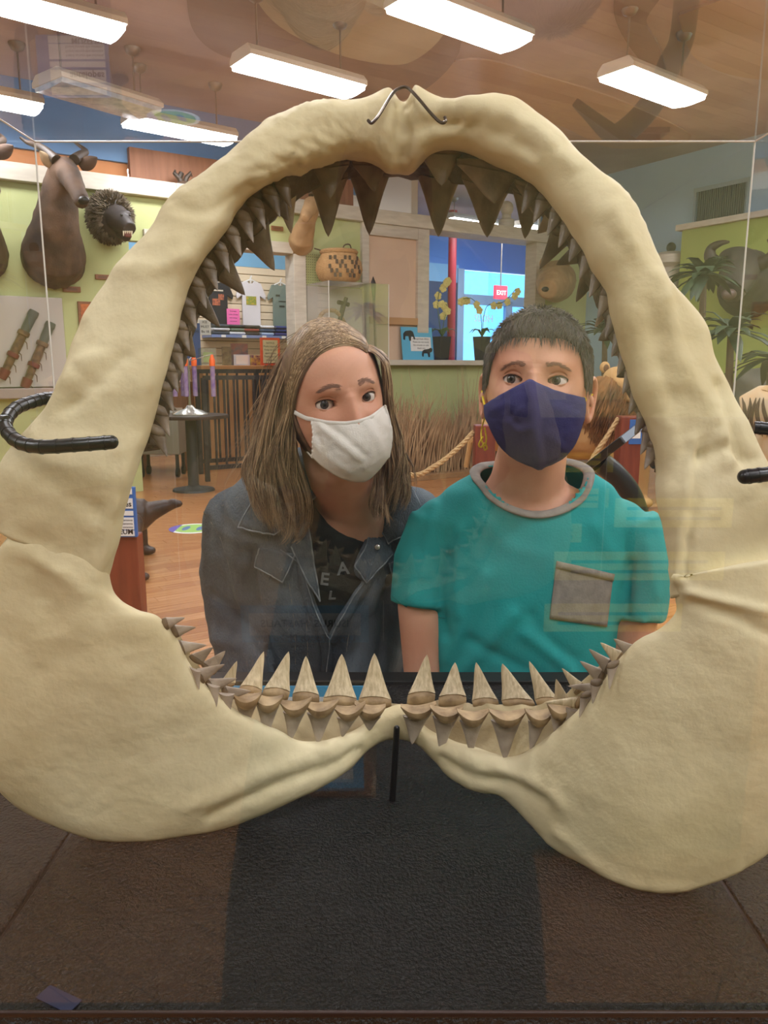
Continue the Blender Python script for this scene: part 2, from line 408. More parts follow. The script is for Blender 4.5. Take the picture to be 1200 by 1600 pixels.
# ------------------------------------------------------------------ hanging fluorescent lights
M_lens = mat('lit_diffuser', (248, 250, 255), .5, emit=LAMP)
M_fix = mat('fixture_white_metal', (226, 218, 204), .45); M_rod = mat('hanger_rod', (150, 140, 132), .4, metal=.6)
ZL = 3.55
def fixture(c, ang, L=1.05, Wd=.33, label='', lit=True, name='ceiling_light'):
    a = Vector((math.cos(ang), math.sin(ang), 0)); b = Vector((-a.y, a.x, 0)); c = Vector(c)
    t = thing(name, label, 'light', c + EZ*.02, 'hanging fluorescent lights')
    mb = MB(); n = 1
    prof = [(-.5, 0), (-.5, .035), (-.36, .085), (.36, .085), (.5, .035), (.5, 0)]
    mb.loft([[c + a*(s*L/2) + b*(p*Wd) + EZ*(z+.012) for p, z in prof] for s in (-1, 1)]); mb.build('housing', M_fix, t)
    mb = MB(); lp = [(-.47, .012), (-.44, -.02), (-.1, -.032), (.1, -.032), (.44, -.02), (.47, .012)]
    mb.loft([[c + a*(s*(L/2-.012)) + b*(p*Wd) + EZ*z for p, z in lp] for s in (-1, 1)])
    mb.build('diffuser', M_lens if lit else M_off, t)
    for s in (-1, 1):
        e = c + a*(s*L*.36); mb = MB(); mb.tube([e+EZ*.09, Vector((e.x, e.y, CEIL-.03))], .008, 6); mb.build('rod', M_rod, t)
        mb = MB(); mb.lathe([(.012, -.07), (.05, -.05), (.07, -.01), (.07, 0)], (e.x, e.y, CEIL), 16); mb.build('canopy', M_rod, t, True)
    return t
M_off = mat('unlit_diffuser', (212, 222, 232), .25, (176, 190, 208), 14, .3, 20)
LA = math.radians(38)
for (x, y), lab in [((722, 38), 'large lit fluorescent light nearest to the camera, top centre'), ((470, 122), 'lit fluorescent light hanging above the left shoulder of the jaw'),
                    ((283, 206), 'lit fluorescent light low over the wood panel, farthest back'), ((1022, 138), 'lit fluorescent light hanging at the upper right of the jaw'),
                    ((58, 20), 'lit fluorescent light in the top left corner')]:
    fixture(PZ(x, y, ZL), LA, label=lab)
fixture(PZ(-42, 152, ZL), LA, label='lit fluorescent light cut off at the left edge of the view')
t = fixture(PZ(157, 156, ZL), math.radians(52), .95, .45, 'unlit wide frosted light fixture hanging above the antelope head', False)
# unseen rows over and behind the photographer, set closer to brighten the jaw
for k, (u, w) in enumerate([(-2.6, 1.6), (.4, 1.9), (3.4, 1.6), (5.6, 1.6), (-1.6, -.9), (.6, -.9), (2.8, -.9), (5, -.9), (-4.6, 3.4), (-.6, -3.2), (1.8, -3.2), (7.6, 2.0), (7.8, 3.4)]):  # last two, out of view at right, added to brighten the green wall
    fixture(UW(u, w, ZL), LA, 1.2, .36, label='lit fluorescent light out of view around the viewer, some added for more light')
# lights in shop and lobby
for u, w in [(uof(400, 400, 10.2), 10.2), (uof(330, 400, 10.4)-1.0, 10.3), (uof(740, 300, 10.6), 10.6), (uof(850, 300, 10.4), 10.4)]:
    fixture(UW(u, w, 3.7), LA, 1.2, .36, label='lit fluorescent light in the room beyond the long wall')
# ================================================================== THE DISPLAY CASE
ZT = 0.933
CX0, CX1, CY0, CY1, CZ1 = -.405, .430, .4365, .955, 1.605
ZC = ZT+.0015
M_black = mat('black_pebbled_laminate', (15, 12, 11), .32, (22, 18, 15), 30, .9, 300, spec=.45)
tb = thing('display_table', 'black pebbled display plinth under the clear jaw case', 'plinth', (0.01, .7, 0))
mb = MB(); mb.box((.0125, .71, (ZT-.023)/2), (.86, .55, ZT-.023)); mb.build('cabinet', mat('plinth_dark_wood', (40, 26, 20), .5), tb, bevel=.004)
for x0, x1 in ((-.425, -.2875), (-.2835, .2775), (.2815, .45)):
    mb = MB(); mb.box(((x0+x1)/2, .7125, ZT-.011), (x1-x0, .56, .022)); mb.build('top_board', M_black, tb, bevel=.0015)
for x in (-.2855, .2795):
    mb = MB(); mb.box((x, .7125, ZT-.012), (.0035, .558, .018)); mb.build('seam', mat('seam_black', (8, 8, 8), .6), tb)
mb = MB(); mb.box((.0125, .976, ZT+.0005), (.875, .032, .009)); mb.build('back_rail', mat('rail_black', (14, 14, 15), .5), tb, bevel=.001)
mb = MB(); mb.box((.0125, .4335, ZT-.001), (.875, .003, .004)); mb.build('front_rail', mat('rail_brown_black', (44, 26, 18), .4), tb, bevel=.001)
M_case = glass('case_acrylic', (.985, .985, .985), 0.85, 0.0, .0035, (.85, .82, .78))  # slight pale haze put in for veiling reflections
M_edge = mat('acrylic_edge', (226, 222, 214), .2, spec=.6)
ca = thing('acrylic_case', 'clear acrylic box covering the shark jaw on its plinth', 'display case', (.01, .7, ZT+.001))
cxm, cym, czm = (CX0+CX1)/2, (CY0+CY1)/2, (ZC+CZ1)/2
def pane(c, s):
    c = Vector(c); ax = [Vector((1,0,0)), Vector((0,1,0)), Vector((0,0,1))]; k = s.index(0); i, j = [q for q in range(3) if q != k]
    vs = [c + ax[i]*(a*s[i]/2) + ax[j]*(b*s[j]/2) for a, b in ((-1,-1), (1,-1), (1,1), (-1,1))]
    return obj('pane', vs, [(0, 1, 2, 3)], M_case, ca)
pane((cxm, CY0, czm), (CX1-CX0, 0, CZ1-ZC)); pane((cxm, CY1, czm), (CX1-CX0, 0, CZ1-ZC))
pane((CX0, cym, czm), (0, CY1-CY0, CZ1-ZC)); pane((CX1, cym, czm), (0, CY1-CY0, CZ1-ZC)); pane((cxm, cym, CZ1), (CX1-CX0, CY1-CY0, 0))
r_ = .0011
for a, b in [((CX0, CY1, ZC), (CX0, CY1, CZ1)), ((CX1, CY1, ZC), (CX1, CY1, CZ1)), ((CX0, CY0, ZC), (CX0, CY0, CZ1)), ((CX1, CY0, ZC), (CX1, CY0, CZ1)),
             ((CX0, CY1, CZ1), (CX1, CY1, CZ1)), ((CX0, CY0, CZ1), (CX1, CY0, CZ1)), ((CX0, CY0, CZ1), (CX0, CY1, CZ1)), ((CX1, CY0, CZ1), (CX1, CY1, CZ1))]:
    mb = MB(); mb.tube([a, b], r_, 4); mb.build('edge', M_edge, ca)

# ================================================================== THE SHARK JAW
M_bone = mat('cast_jaw_cream', (222, 210, 172), .62, (198, 182, 140), 6, .17, 60, detail=6, spec=.35, lo=.38, hi=.66)
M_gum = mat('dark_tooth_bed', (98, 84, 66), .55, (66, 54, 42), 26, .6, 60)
M_gum2 = mat('pale_tooth_bed', (186, 170, 130), .65, (160, 142, 106), 12, .3, 60)  # bed colour darkened to stand in for shade between the teeth
# teeth
def two(name, a, b, rough, sc, st=None):
    return mat(name, a, rough, b, sc, .15, 160, stretch=st, spec=.5)
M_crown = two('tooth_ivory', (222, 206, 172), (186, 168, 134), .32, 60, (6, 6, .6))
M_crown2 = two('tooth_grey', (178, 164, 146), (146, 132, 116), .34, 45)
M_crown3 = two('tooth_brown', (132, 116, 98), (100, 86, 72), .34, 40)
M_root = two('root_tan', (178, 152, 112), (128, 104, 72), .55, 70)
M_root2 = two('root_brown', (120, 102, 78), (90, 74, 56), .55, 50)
jaw = thing('shark_jaw', 'huge cream shark jaw cast with rows of teeth standing gaping inside the case', 'shark jaw', (0, .60, ZT))
# stations: outer px, depth / inner px, depth
UP = [(-5,830,.60, 165,905,.598), (-15,760,.60, 188,784,.59), (0,715,.605, 215,706,.595), (40,668,.61, 228,660,.60), (72,618,.61, 236,610,.60), (96,566,.615, 247,565,.605), (115,520,.62, 262,520,.61),
      (150,460,.625, 280,455,.615), (190,403,.63, 305,405,.62), (238,346,.64, 340,355,.63), (268,303,.645, 375,315,.64), (320,265,.65, 415,283,.645), (375,215,.655, 455,262,.65), (430,176,.66, 495,247,.655),
      (490,153,.665, 540,240,.665), (560,146,.67, 580,246,.67), (608,128,.672, 604,264,.675), (631,150,.675, 625,268,.68), (650,124,.672, 646,264,.675), (693,152,.668, 678,234,.67), (740,146,.66, 725,226,.66), (795,150,.655, 765,239,.655),
      (845,175,.645, 805,259,.645), (890,212,.635, 845,288,.635), (935,258,.625, 880,322,.625), (975,297,.615, 908,358,.615), (1008,343,.605, 930,400,.605), (1032,395,.60, 955,447,.60), (1060,450,.595, 970,490,.59),
      (1108,495,.59, 982,545,.585), (1128,555,.585, 1003,605,.575), (1150,620,.58, 1028,668,.57), (1185,685,.575, 1041,730,.565), (1215,740,.57, 1038,778,.555), (1238,800,.565, 1054,850,.55), (1245,880,.56, 1062,930,.548)]
LO = [(2,800,.605, 162,868,.60), (8,838,.60, 165,890,.598), (-25,885,.60, 173,925,.598), (-48,940,.60, 205,952,.60), (-60,1010,.60, 238,966,.60), (-58,1080,.60, 262,995,.602), (-40,1170,.602, 280,1035,.605), (-5,1245,.606, 305,1068,.61), (60,1287,.611, 335,1095,.616),
      (140,1314,.614, 365,1118,.622), (220,1318,.616, 400,1135,.632), (300,1308,.625, 432,1148,.642), (370,1290,.635, 462,1160,.652), (440,1260,.648, 495,1162,.662), (500,1232,.66, 525,1155,.672), (545,1205,.675, 555,1145,.682),
      (575,1176,.69, 580,1130,.692), (605,1160,.70, 605,1116,.70), (630,1158,.70, 628,1110,.70), (655,1166,.695, 648,1125,.695), (678,1188,.685, 670,1150,.685), (702,1215,.672, 700,1165,.674), (740,1240,.655, 735,1172,.66),
      (785,1252,.642, 770,1182,.648), (825,1288,.622, 800,1185,.634), (860,1325,.60, 835,1170,.62), (905,1352,.58, 865,1150,.606), (965,1384,.56, 900,1122,.592), (1040,1403,.547, 930,1092,.58), (1120,1388,.545, 955,1062,.572),
      (1190,1355,.545, 978,1035,.565), (1250,1290,.545, 1005,1008,.558), (1285,1180,.545, 1040,990,.552), (1290,1060,.545, 1068,962,.548), (1270,950,.548, 1068,935,.546), (1245,870,.552, 1060,900,.546)]
# sculpted ridges / furrows given as photo polylines: (line, width px, height m); negative = furrow
FEAT = [([(330,1272),(440,1222),(520,1195),(560,1172)], 9, -.0030), ([(300,1260),(420,1205),(520,1168)], 16, .0030), ([(690,1185),(740,1215),(790,1222),(850,1255)], 9, -.0035), ([(700,1170),(760,1195),(840,1225),(880,1260)], 15, .0030),
        ([(1097,690),(1090,745),(1085,800),(1075,850),(1072,900)], 7, -.0035), ([(1085,690),(1078,745),(1070,800),(1062,850),(1060,905)], 9, .0030),
        ([(1125,600),(1150,700),(1200,760)], 8, -.003), ([(1040,470),(1065,560),(1110,640),(1140,720)], 12, .0035), ([(1010,480),(1030,560),(1060,640),(1080,700)], 14, -.002),
        ([(960,330),(1000,400),(1040,450)], 14, .003), ([(75,610),(105,590),(150,560)], 18, .003), ([(100,640),(150,600),(190,560)], 12, -.0025), ([(270,320),(330,330),(390,290)], 12, -.002), ([(180,420),(240,420),(290,400)], 14, .002),
        ([(700,160),(760,170),(830,200),(900,260)], 16, .003), ([(690,190),(760,200),(830,235)], 14, -.0025), ([(480,165),(540,175),(590,165)], 16, .002), ([(0,850),(60,870),(130,930),(110,1000)], 16, .003), ([(60,930),(90,1000),(60,1060)], 18, -.0025),
        ([(1075,925),(1120,935),(1200,955)], 8, .003), ([(1080,945),(1140,960),(1200,990)], 10, -.0025), ([(190,900),(170,960),(200,1030)], 22, -.002), ([(632,135),(630,180),(627,250)], 14, -.003), ([(640,200),(700,195),(740,215)], 14, -.0025),
        ([(120,780),(150,800),(180,820)], 12, -.002), ([(150,790),(156,830),(155,860)], 5, -.002), ([(1090,715),(1130,700),(1180,720)], 10, -.0025), ([(870,1300),(960,1370),(1080,1390),(1160,1365)], 8, .002)]
def ring_mesh(ST, thick, nst, nring, seed, rough=1.0):
    C = catmull(ST, nst); rings = []
    for i, s in enumerate(C):
        O = PY(s[0], s[1], s[2]); I = PY(s[3], s[4], s[5]); mid = (O+I)/2; h = (O-I)/2
        th = thick(i/(nst-1)); dep = (mid - CAMP).normalized(); dep = (dep - h.normalized()*dep.dot(h.normalized())).normalized()
        r = []
        for k in range(nring):
            a = 2*math.pi*k/nring; c, sn = math.cos(a), math.sin(a)
            ca_ = math.copysign(abs(c)**.9, c); 
            z = -sn if sn > 0 else -sn*.9
            zz = math.copysign(abs(z)**.72, z)
            r.append(mid + h*ca_ + dep*(zz*th + th*.35*(1-c*c)*(-1 if sn > 0 else 0)*0 + th*.55))
        rings.append(r)
    mb = MB(); mb.loft(rings)
    me = bpy.data.meshes.new('t'); me.from_pydata([tuple(v) for v in mb.v], [], mb.f); me.update()
    b = bmesh.new(); b.from_mesh(me); bmesh.ops.recalc_face_normals(b, faces=b.faces); b.to_mesh(me); b.free()
    V = np.array([v.co for v in me.vertices]); Nn = np.array([v.normal for v in me.vertices])
    px = np.array([proj(v) for v in V]); D = np.zeros(len(V))
    for i, v in enumerate(V):
        p = Vector(v) + Vector((seed, 0, 0))
        D[i] = .0030*fbm(p, 12, 2) + rough*(.0012*fbm(p, 34, 2) + .0022*abs(fbm(p, 70, 3))*max(0, fbm(p, 9, 2)*1.6))
    view = np.array([-(Vector(n).dot((Vector(v)-CAMP).normalized())) for v, n in zip(V, Nn)])
    for line, w, amp in FEAT:
        d, _ = poly_dist(px, catmull([(*q, 0) for q in line], 4*len(line))[:, :2])
        wob = np.array([.6+.7*abs(noise.noise(Vector(v)*55)) for v in V])
        D += 1.5*amp*wob*np.exp(-(d/w)**2)*np.clip(view*2, 0, 1)
    bpy.data.meshes.remove(me)
    V = V + Nn*D[:, None]
    V[:, 2] = np.maximum(V[:, 2], ZT+.0008)
    return V, mb.f
V, F = ring_mesh(UP, lambda t: .021+.009*math.sin(math.pi*t)**2, 420, 56, 0.0, 1.5)
obj('upper_jaw', V, F, M_bone, jaw, True, 180)
V, F = ring_mesh(LO, lambda t: .017+.003*math.cos(2*math.pi*t), 420, 64, 5.0, .55)
obj('lower_jaw', V, F, M_bone, jaw, True, 180)
# tooth beds: from the inner rim back to the tooth line
def bed(name, pts, m, lip=.007, n=150):
    """pts: (rim px, depth, back px, depth)"""
    C = catmull(pts, n); rings = []
    for s in C:
        A = PY(s[0], s[1], s[2]+.020); B = PY(s[3], s[4], s[5]); d = B-A
        nrm = Vector((0, 0, 1)) if abs(d.z) < abs(d.x) else Vector((1, 0, 0))
        g = d.normalized(); up = (PY(625, 650, .62) - (A+B)/2); up = (up - g*up.dot(g)).normalized()
        q = [A - up*.006, A + up*.001, A + d*.35 - up*.003, A + d*.7 + up*.001, B + up*lip*.6, B + g*.008, B + g*.008 - up*.022, A + d*.5 - up*.03]
        rings.append(q)
    mb = MB(); mb.loft(rings)
    me = [v + Vector((fbm(v, 60, 2), fbm(v+Vector((3, 1, 0)), 60, 2), fbm(v+Vector((0, 7, 2)), 60, 2)))*.0028 for v in mb.v]
    return obj(name, me, mb.f, m, jaw, True, 60)
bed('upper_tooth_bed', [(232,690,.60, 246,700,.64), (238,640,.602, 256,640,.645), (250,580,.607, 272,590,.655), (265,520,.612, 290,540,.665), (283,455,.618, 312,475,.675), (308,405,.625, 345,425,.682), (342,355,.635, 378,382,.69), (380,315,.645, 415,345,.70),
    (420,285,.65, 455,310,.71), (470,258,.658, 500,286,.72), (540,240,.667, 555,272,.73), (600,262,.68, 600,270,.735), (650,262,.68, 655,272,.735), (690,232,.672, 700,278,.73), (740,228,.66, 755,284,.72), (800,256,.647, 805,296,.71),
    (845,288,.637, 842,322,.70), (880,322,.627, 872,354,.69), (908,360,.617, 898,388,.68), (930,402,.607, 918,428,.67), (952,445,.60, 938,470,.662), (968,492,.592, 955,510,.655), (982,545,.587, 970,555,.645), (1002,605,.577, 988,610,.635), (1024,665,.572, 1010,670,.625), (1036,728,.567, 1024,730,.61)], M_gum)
bed('lower_tooth_bed', [(238,968,.602, 262,975,.63), (262,1000,.605, 282,1010,.64), (282,1040,.608, 308,1048,.65), (310,1072,.613, 345,1078,.665), (345,1102,.62, 390,1094,.685), (400,1137,.634, 430,1100,.70), (450,1158,.648, 480,1104,.712), (500,1161,.664, 520,1106,.722), (550,1147,.682, 560,1106,.73),
    (600,1118,.70, 600,1106,.735), (645,1124,.696, 645,1107,.732), (690,1162,.678, 685,1108,.722), (740,1174,.66, 730,1110,.71), (790,1186,.64, 775,1112,.695), (830,1172,.622, 815,1112,.68), (862,1152,.608, 850,1108,.665), (900,1122,.594, 880,1096,.645), (930,1092,.582, 908,1075,.63), (955,1062,.574, 935,1052,.615), (985,1028,.564, 965,1026,.60)], M_gum2)

def tooth(tip, bl, br, rootpx, dt, db, mcrown, mroot, thick=.34, bend=0.0, name='tooth', ws=1.0):
    """crown from the base edge bl-br to tip, swollen root beyond the base edge; px points with depths"""
    Tp = PY(*tip, dt); L = PY(*bl, db); R = PY(*br, db); C = (L+R)/2; ax = (R-L); wv = ax.length*ws; ax = ax.normalized()
    h = Tp - C; n = ax.cross(h).normalized()
    if n.y > 0: n = -n                       # towards the viewer
    mb = MB(); rings = []; ns = 12
    for i in range(ns+1):
        t = i/ns; wd = wv/2*((1-t)**.82*(1-.12*math.sin(math.pi*t))) + wv*.006
        c = C + h*t + ax*(bend*wv*math.sin(math.pi*t*.9)) + n*(.10*h.length*math.sin(math.pi*t)*-.3)
        r = []
        for k in range(16):
            a = 2*math.pi*k/16; x = math.cos(a); y = math.sin(a)
            yy = y*(thick if y > 0 else thick*.45)
            r.append(c + ax*(wd*math.copysign(abs(x)**.85, x)) + n*(wd*yy) - h*(.07*(1-t)*(x*x)) + h*.03*(1-t)*(1-x*x))
        rings.append(r)
    mb.loft(rings); o = mb.build(name, mcrown, jaw, True, 55)
    if rootpx:
        rl = rootpx/1200*db; g = -h.normalized(); mb = MB(); rings = []
        for i in range(13):
            s = -1 + 2*i/12; e = max(0.03, 1-abs(s)**2.2)
            c = C + ax*(s*wv*.51) + g*(rl*(.46 + .10*s*s))
            hh = rl*.60*(.5+.5*e); tt = wv*thick*.62*(.4+.6*e)
            rings.append([c + g*(hh*math.cos(2*math.pi*k/10)) + n*(tt*math.sin(2*math.pi*k/10)+tt*.1) for k in range(10)])
        mb.loft(rings); mb.build('root', mroot, o, True, 60)
    return o
# functional lower teeth: tip, base left, base right, root length
for tip, bl, br, rt, db in [((412,1018),(379,1068),(409,1074),17,.692), ((451,1018),(416,1072),(452,1076),22,.702), ((478,1025),(460,1079),(496,1081),21,.712), ((534,1022),(509,1085),(554,1086),20,.724), ((585,1021),(564,1086),(608,1088),20,.733),
        ((667,1023),(641,1080),(678,1079),24,.732), ((711,1035),(689,1084),(726,1084),22,.722), ((744,1035),(739,1090),(774,1089),18,.712), ((785,1037),(785,1090),(828,1090),18,.698), ((827,1033),(836,1089),(868,1088),18,.684)]:
    tooth(tip, bl, br, rt, db+.006, db, M_crown, M_root, .36, ws=1.13)
# lying replacement teeth: boat-shaped root above, crown hanging down
for tip, bl, br, rt, db in [((383,1142),(370,1098),(398,1102),14,.655), ((415,1157),(404,1104),(432,1106),20,.662), ((453,1160),(446,1114),(476,1110),22,.675), ((497,1163),(484,1116),(518,1112),22,.685), ((535,1152),(530,1122),(560,1116),20,.695), ((577,1142),(562,1116),(592,1120),26,.702),
        ((644,1163),(634,1120),(670,1116),22,.702), ((689,1177),(680,1122),(712,1122),21,.69), ((736,1179),(722,1128),(752,1128),21,.678), ((789,1189),(772,1128),(810,1128),22,.662), ((829,1175),(828,1128),(854,1126),20,.65), ((869,1156),(862,1118),(884,1116),14,.636), ((885,1147),(886,1108),(904,1112),12,.624),
        ((357,1120),(344,1084),(364,1086),12,.642), ((338,1105),(326,1070),(342,1074),10,.634), ((311,1078),(298,1044),(312,1050),10,.626)]:
    db -= .014; tooth(tip, bl, br, 0, db-.002, db, M_crown2, M_root, .3, ws=1.3)
    if rt > 13:                               # thick crescent roots lying along the row
        L = PY(bl[0]-6, bl[1]-10, db-.004); R = PY(br[0]+9, br[1]-10, db-.004); mb = MB(); rings = []
        for i in range(13):
            s = -1+2*i/12; e = max(.05, 1-abs(s)**2.5)
            c = (L+R)/2 + (R-L)*(s*.54) + EZ*(.0065*abs(s)**2 - .001) ; hh = .0016+.0085*e
            rings.append([c + EZ*(hh*math.cos(2*math.pi*k/10)*(1 if math.cos(2*math.pi*k/10) < 0 else .22)) + Vector((0, -1, 0))*((.002+hh*.8)*math.sin(2*math.pi*k/10)) for k in range(10)])
        mb.loft(rings); mb.build('replacement_root', M_root, jaw, True, 60)
# slanting side teeth of the lower jaw, left then right
for tip, bl, br, db, m in [((289,965),(262,966),(266,980),.628,1), ((306,980),(276,978),(282,992),.634,1), ((323,1008),(286,1003),(292,1020),.64,1), ((333,1011),(304,1022),(318,1032),.652,1), ((352,1017),(322,1034),(338,1046),.66,1), ((351,1038),(312,1046),(322,1062),.64,1), ((370,1033),(346,1066),(366,1064),.672,0), ((370,1060),(330,1062),(340,1078),.645,1), ((392,1080),(356,1074),(362,1092),.655,1),
        ((869,1061),(888,1092),(868,1092),.655,0), ((878,1044),(906,1066),(896,1078),.64,0), ((887,1072),(930,1068),(926,1084),.622,1), ((906,1033),(938,1046),(930,1062),.625,1), ((920,1014),(950,1030),(942,1046),.615,1), ((938,1004),(968,1018),(958,1034),.607,0), ((959,998),(986,1008),(976,1022),.60,1), ((926,1100),(924,1072),(938,1072),.60,1), ((952,1078),(950,1046),(964,1042),.59,1), ((905,1122),(908,1092),(924,1088),.61,1), ((850,1098),(900,1090),(896,1104),.632,0)]:
    db -= .020; tooth(tip, bl, br, 12, db-.004, db, M_crown2 if m else M_crown, M_root2 if m else M_root, .4, ws=1.3)
# upper teeth
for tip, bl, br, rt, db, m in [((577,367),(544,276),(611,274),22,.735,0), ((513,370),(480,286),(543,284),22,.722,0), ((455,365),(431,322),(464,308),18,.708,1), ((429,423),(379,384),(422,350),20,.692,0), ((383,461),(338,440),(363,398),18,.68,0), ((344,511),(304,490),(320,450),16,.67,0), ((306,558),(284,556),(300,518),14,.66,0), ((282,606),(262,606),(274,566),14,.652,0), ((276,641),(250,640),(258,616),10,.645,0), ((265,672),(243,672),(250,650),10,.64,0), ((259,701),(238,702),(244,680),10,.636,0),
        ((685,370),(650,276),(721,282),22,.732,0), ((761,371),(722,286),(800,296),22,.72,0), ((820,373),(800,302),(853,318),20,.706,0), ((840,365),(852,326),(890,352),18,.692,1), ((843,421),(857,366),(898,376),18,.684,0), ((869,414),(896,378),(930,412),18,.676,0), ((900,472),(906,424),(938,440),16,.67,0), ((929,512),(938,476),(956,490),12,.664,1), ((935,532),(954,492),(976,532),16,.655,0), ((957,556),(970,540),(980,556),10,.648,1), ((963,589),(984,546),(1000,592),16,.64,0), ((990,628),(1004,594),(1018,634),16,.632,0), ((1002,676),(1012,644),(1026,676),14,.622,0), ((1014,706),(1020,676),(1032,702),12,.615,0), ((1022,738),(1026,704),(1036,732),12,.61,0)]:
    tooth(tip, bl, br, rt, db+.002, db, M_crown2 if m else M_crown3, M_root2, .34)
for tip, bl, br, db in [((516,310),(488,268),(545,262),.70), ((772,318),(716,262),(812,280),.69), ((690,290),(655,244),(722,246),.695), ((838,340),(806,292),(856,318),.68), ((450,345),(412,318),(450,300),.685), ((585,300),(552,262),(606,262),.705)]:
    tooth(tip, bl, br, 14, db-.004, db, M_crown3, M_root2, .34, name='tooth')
# lumpy remains of the replacement rows along the dark side beds
for i, s in enumerate(catmull([(246,690,.618), (256,620,.625), (272,560,.632), (292,490,.64), (325,430,.648), (362,378,.657), (400,335,.667), (440,302,.675)], 15).tolist() + catmull([(1022,710,.585), (1008,660,.595), (990,600,.603), (974,545,.612), (955,490,.62), (930,430,.63), (900,380,.642), (868,342,.652), (830,310,.665)], 16).tolist()):
    c = PY(*s); tooth((s[0]+(15 if s[0] < 600 else -15), s[1]+24), (s[0]-13, s[1]-10), (s[0]+15, s[1]-5), 22, s[2]-.006, s[2], M_crown3, M_root2, .5)
# ------------------------------------------------------------------ supports
M_rub = mat('black_ribbed_rubber', (20, 20, 22), .3, spec=.6)
def hook(name, label, path, r):
    t = thing(name, label, 'bracket', (path[-1][0], path[-1][1], ZT)); P = [Vector(p) for p in catmull(path, 60)]
    mb = MB(); mb.tube(P, r, 14); mb.ell(P[0], (r, r, r), 14, 8); mb.build('rubber_sleeve', M_rub, t, True, 60)
    mb = MB()
    for i in range(2, 58, 3):
        d = (P[i+1]-P[i-1]).normalized()*.0009; mb.tube([P[i]-d, P[i]+d], r*1.07, 14)
    mb.build('ribs', M_rub, t, True, 30)
    return t
t = hook('jaw_bracket', 'black rubber-covered hook gripping the left side of the jaw', [PY(174,691,.562), PY(120,695,.56), PY(60,698,.562), PY(25,688,.575), PY(8,664,.595), PY(22,640,.62), PY(50,628,.645), PY(78,622,.66), PY(120,620,.665)], .0052)
a = PY(10, 660, .595); e = Vector((-.375, .62, a.z+.01))
mb = MB(); mb.tube([a, e, Vector((e.x, e.y, ZT))], .0055, 12); mb.build('stand_rod', M_rub, t, True)
t = hook('jaw_bracket', 'black rubber-covered hook end gripping the right side of the jaw', [PY(1164,745,.53), PY(1200,741,.528), PY(1250,736,.53), PY(1275,728,.54), PY(1288,712,.56), PY(1280,690,.59), PY(1250,676,.615), PY(1210,671,.625), PY(1178,668,.63)], .0052)
a = PY(1288, 712, .56); e = Vector((.385, .57, a.z))
mb = MB(); mb.tube([a, e, Vector((e.x, e.y, ZT))], .0055, 12); mb.build('stand_rod', M_rub, t, True)
mb = MB(); b0 = PZ(613, 1250, ZT); b1 = PY(620, 1138, b0.y)
mb.tube([b0, (b1+b0)/2, b1], [.0032, .0032, .003], 12); mb.ell(b1, (.003, .003, .003), 10, 6)
tag(mb.build('support_peg', mat('peg_black', (10, 10, 12), .35), None, True), 'thin black upright peg in front of the lower jaw middle', 'peg')
mb = MB(); mb.tube([Vector(p) for p in catmull([PY(575,188,.640), PY(581,192,.638), PY(592,180,.64), PY(612,148,.652), PY(624,138,.662), PY(636,137,.662), PY(652,152,.65), PY(674,178,.64), PY(688,191,.637), PY(696,190,.636), PY(695,183,.638)], 50)], .0013, 8)
tag(mb.build('hanging_wire', mat('wire_steel', (92, 82, 74), .3, metal=.8), None, True), 'bent steel wire clip over the top notch of the jaw', 'wire')
# sign card in its clear holder
cs = thing('sign_card', 'blue bordered printed card in a clear stand behind the lower teeth', 'sign', PZ(500, 1235, ZT))
yb = .800; A = PZ(575, 1228, ZT+.004); 
cr = Vector((.008, yb, ZT+.006)); 
def cpt(x, z, off=0): return Vector((x, yb + (z-ZT)*.12 - off, z))
X0, X1, Z0, Z1 = -.215, PY(568, 1150, yb).x, ZT+.004, PY(560, 1071, yb+.01).z
M_cardb = mat('card_blue', (74, 168, 214), .5); M_cardw = mat('card_white', (236, 236, 234), .5); M_ink = mat('ink_black', (18, 18, 20), .5)
mb = MB(); mb.prism([cpt(X0, Z0), cpt(X1, Z0), cpt(X1, Z1), cpt(X0, Z1)], (0, .0012, 0)); mb.build('card', M_cardb, cs)
bd = .012
for off, nm in ((.0006, 'front_sheet'), (-.0018, 'back_sheet')):
    mb = MB(); mb.prism([cpt(X0+bd, Z0+bd, off), cpt(X1-bd, Z0+bd, off), cpt(X1-bd, Z1-bd, off), cpt(X0+bd, Z1-bd, off)], (0, .0004, 0)); mb.build(nm, M_cardw, cs)
up = Vector((0, .12, 1))
for k, s in enumerate(['ISURUS  HASTALIS', 'Large Tooth Mako Jaw', 'Southern California']):
    z = Z1-.034-k*.024
    text('print_line', s, .0165, M_ink, cs, cpt((X0+X1)/2, z, .0011), (1, 0, 0), up, 'CENTER', .0002, .0003)
    text('print_line', s, .0165, M_ink, cs, cpt((X0+X1)/2, z, -.0027), (-1, 0, 0), up, 'CENTER', .0002, .0003)
mb = MB(); mb.prism([cpt(X0-.01, Z0-.002, .003), cpt(X1+.022, Z0-.002, .003), cpt(X1+.022, Z1+.008, .003), cpt(X0-.01, Z1+.008, .003)], (0, .0005, 0)); mb.build('holder_front', glass('holder_acrylic', (.96, .96, .96), 1.0), cs)
mb = MB(); mb.box((X1*.5+X0*.5, yb-.055, ZT+.0012), (X1-X0+.03, .115, .002)); mb.build('holder_foot', MATS['holder_acrylic'], cs)
mb = MB(); mb.tube([cpt(X1+.022, Z0, .003), cpt(X1+.022, Z1+.008, .003)], .0007, 4); mb.build('holder_edge', M_edge, cs)
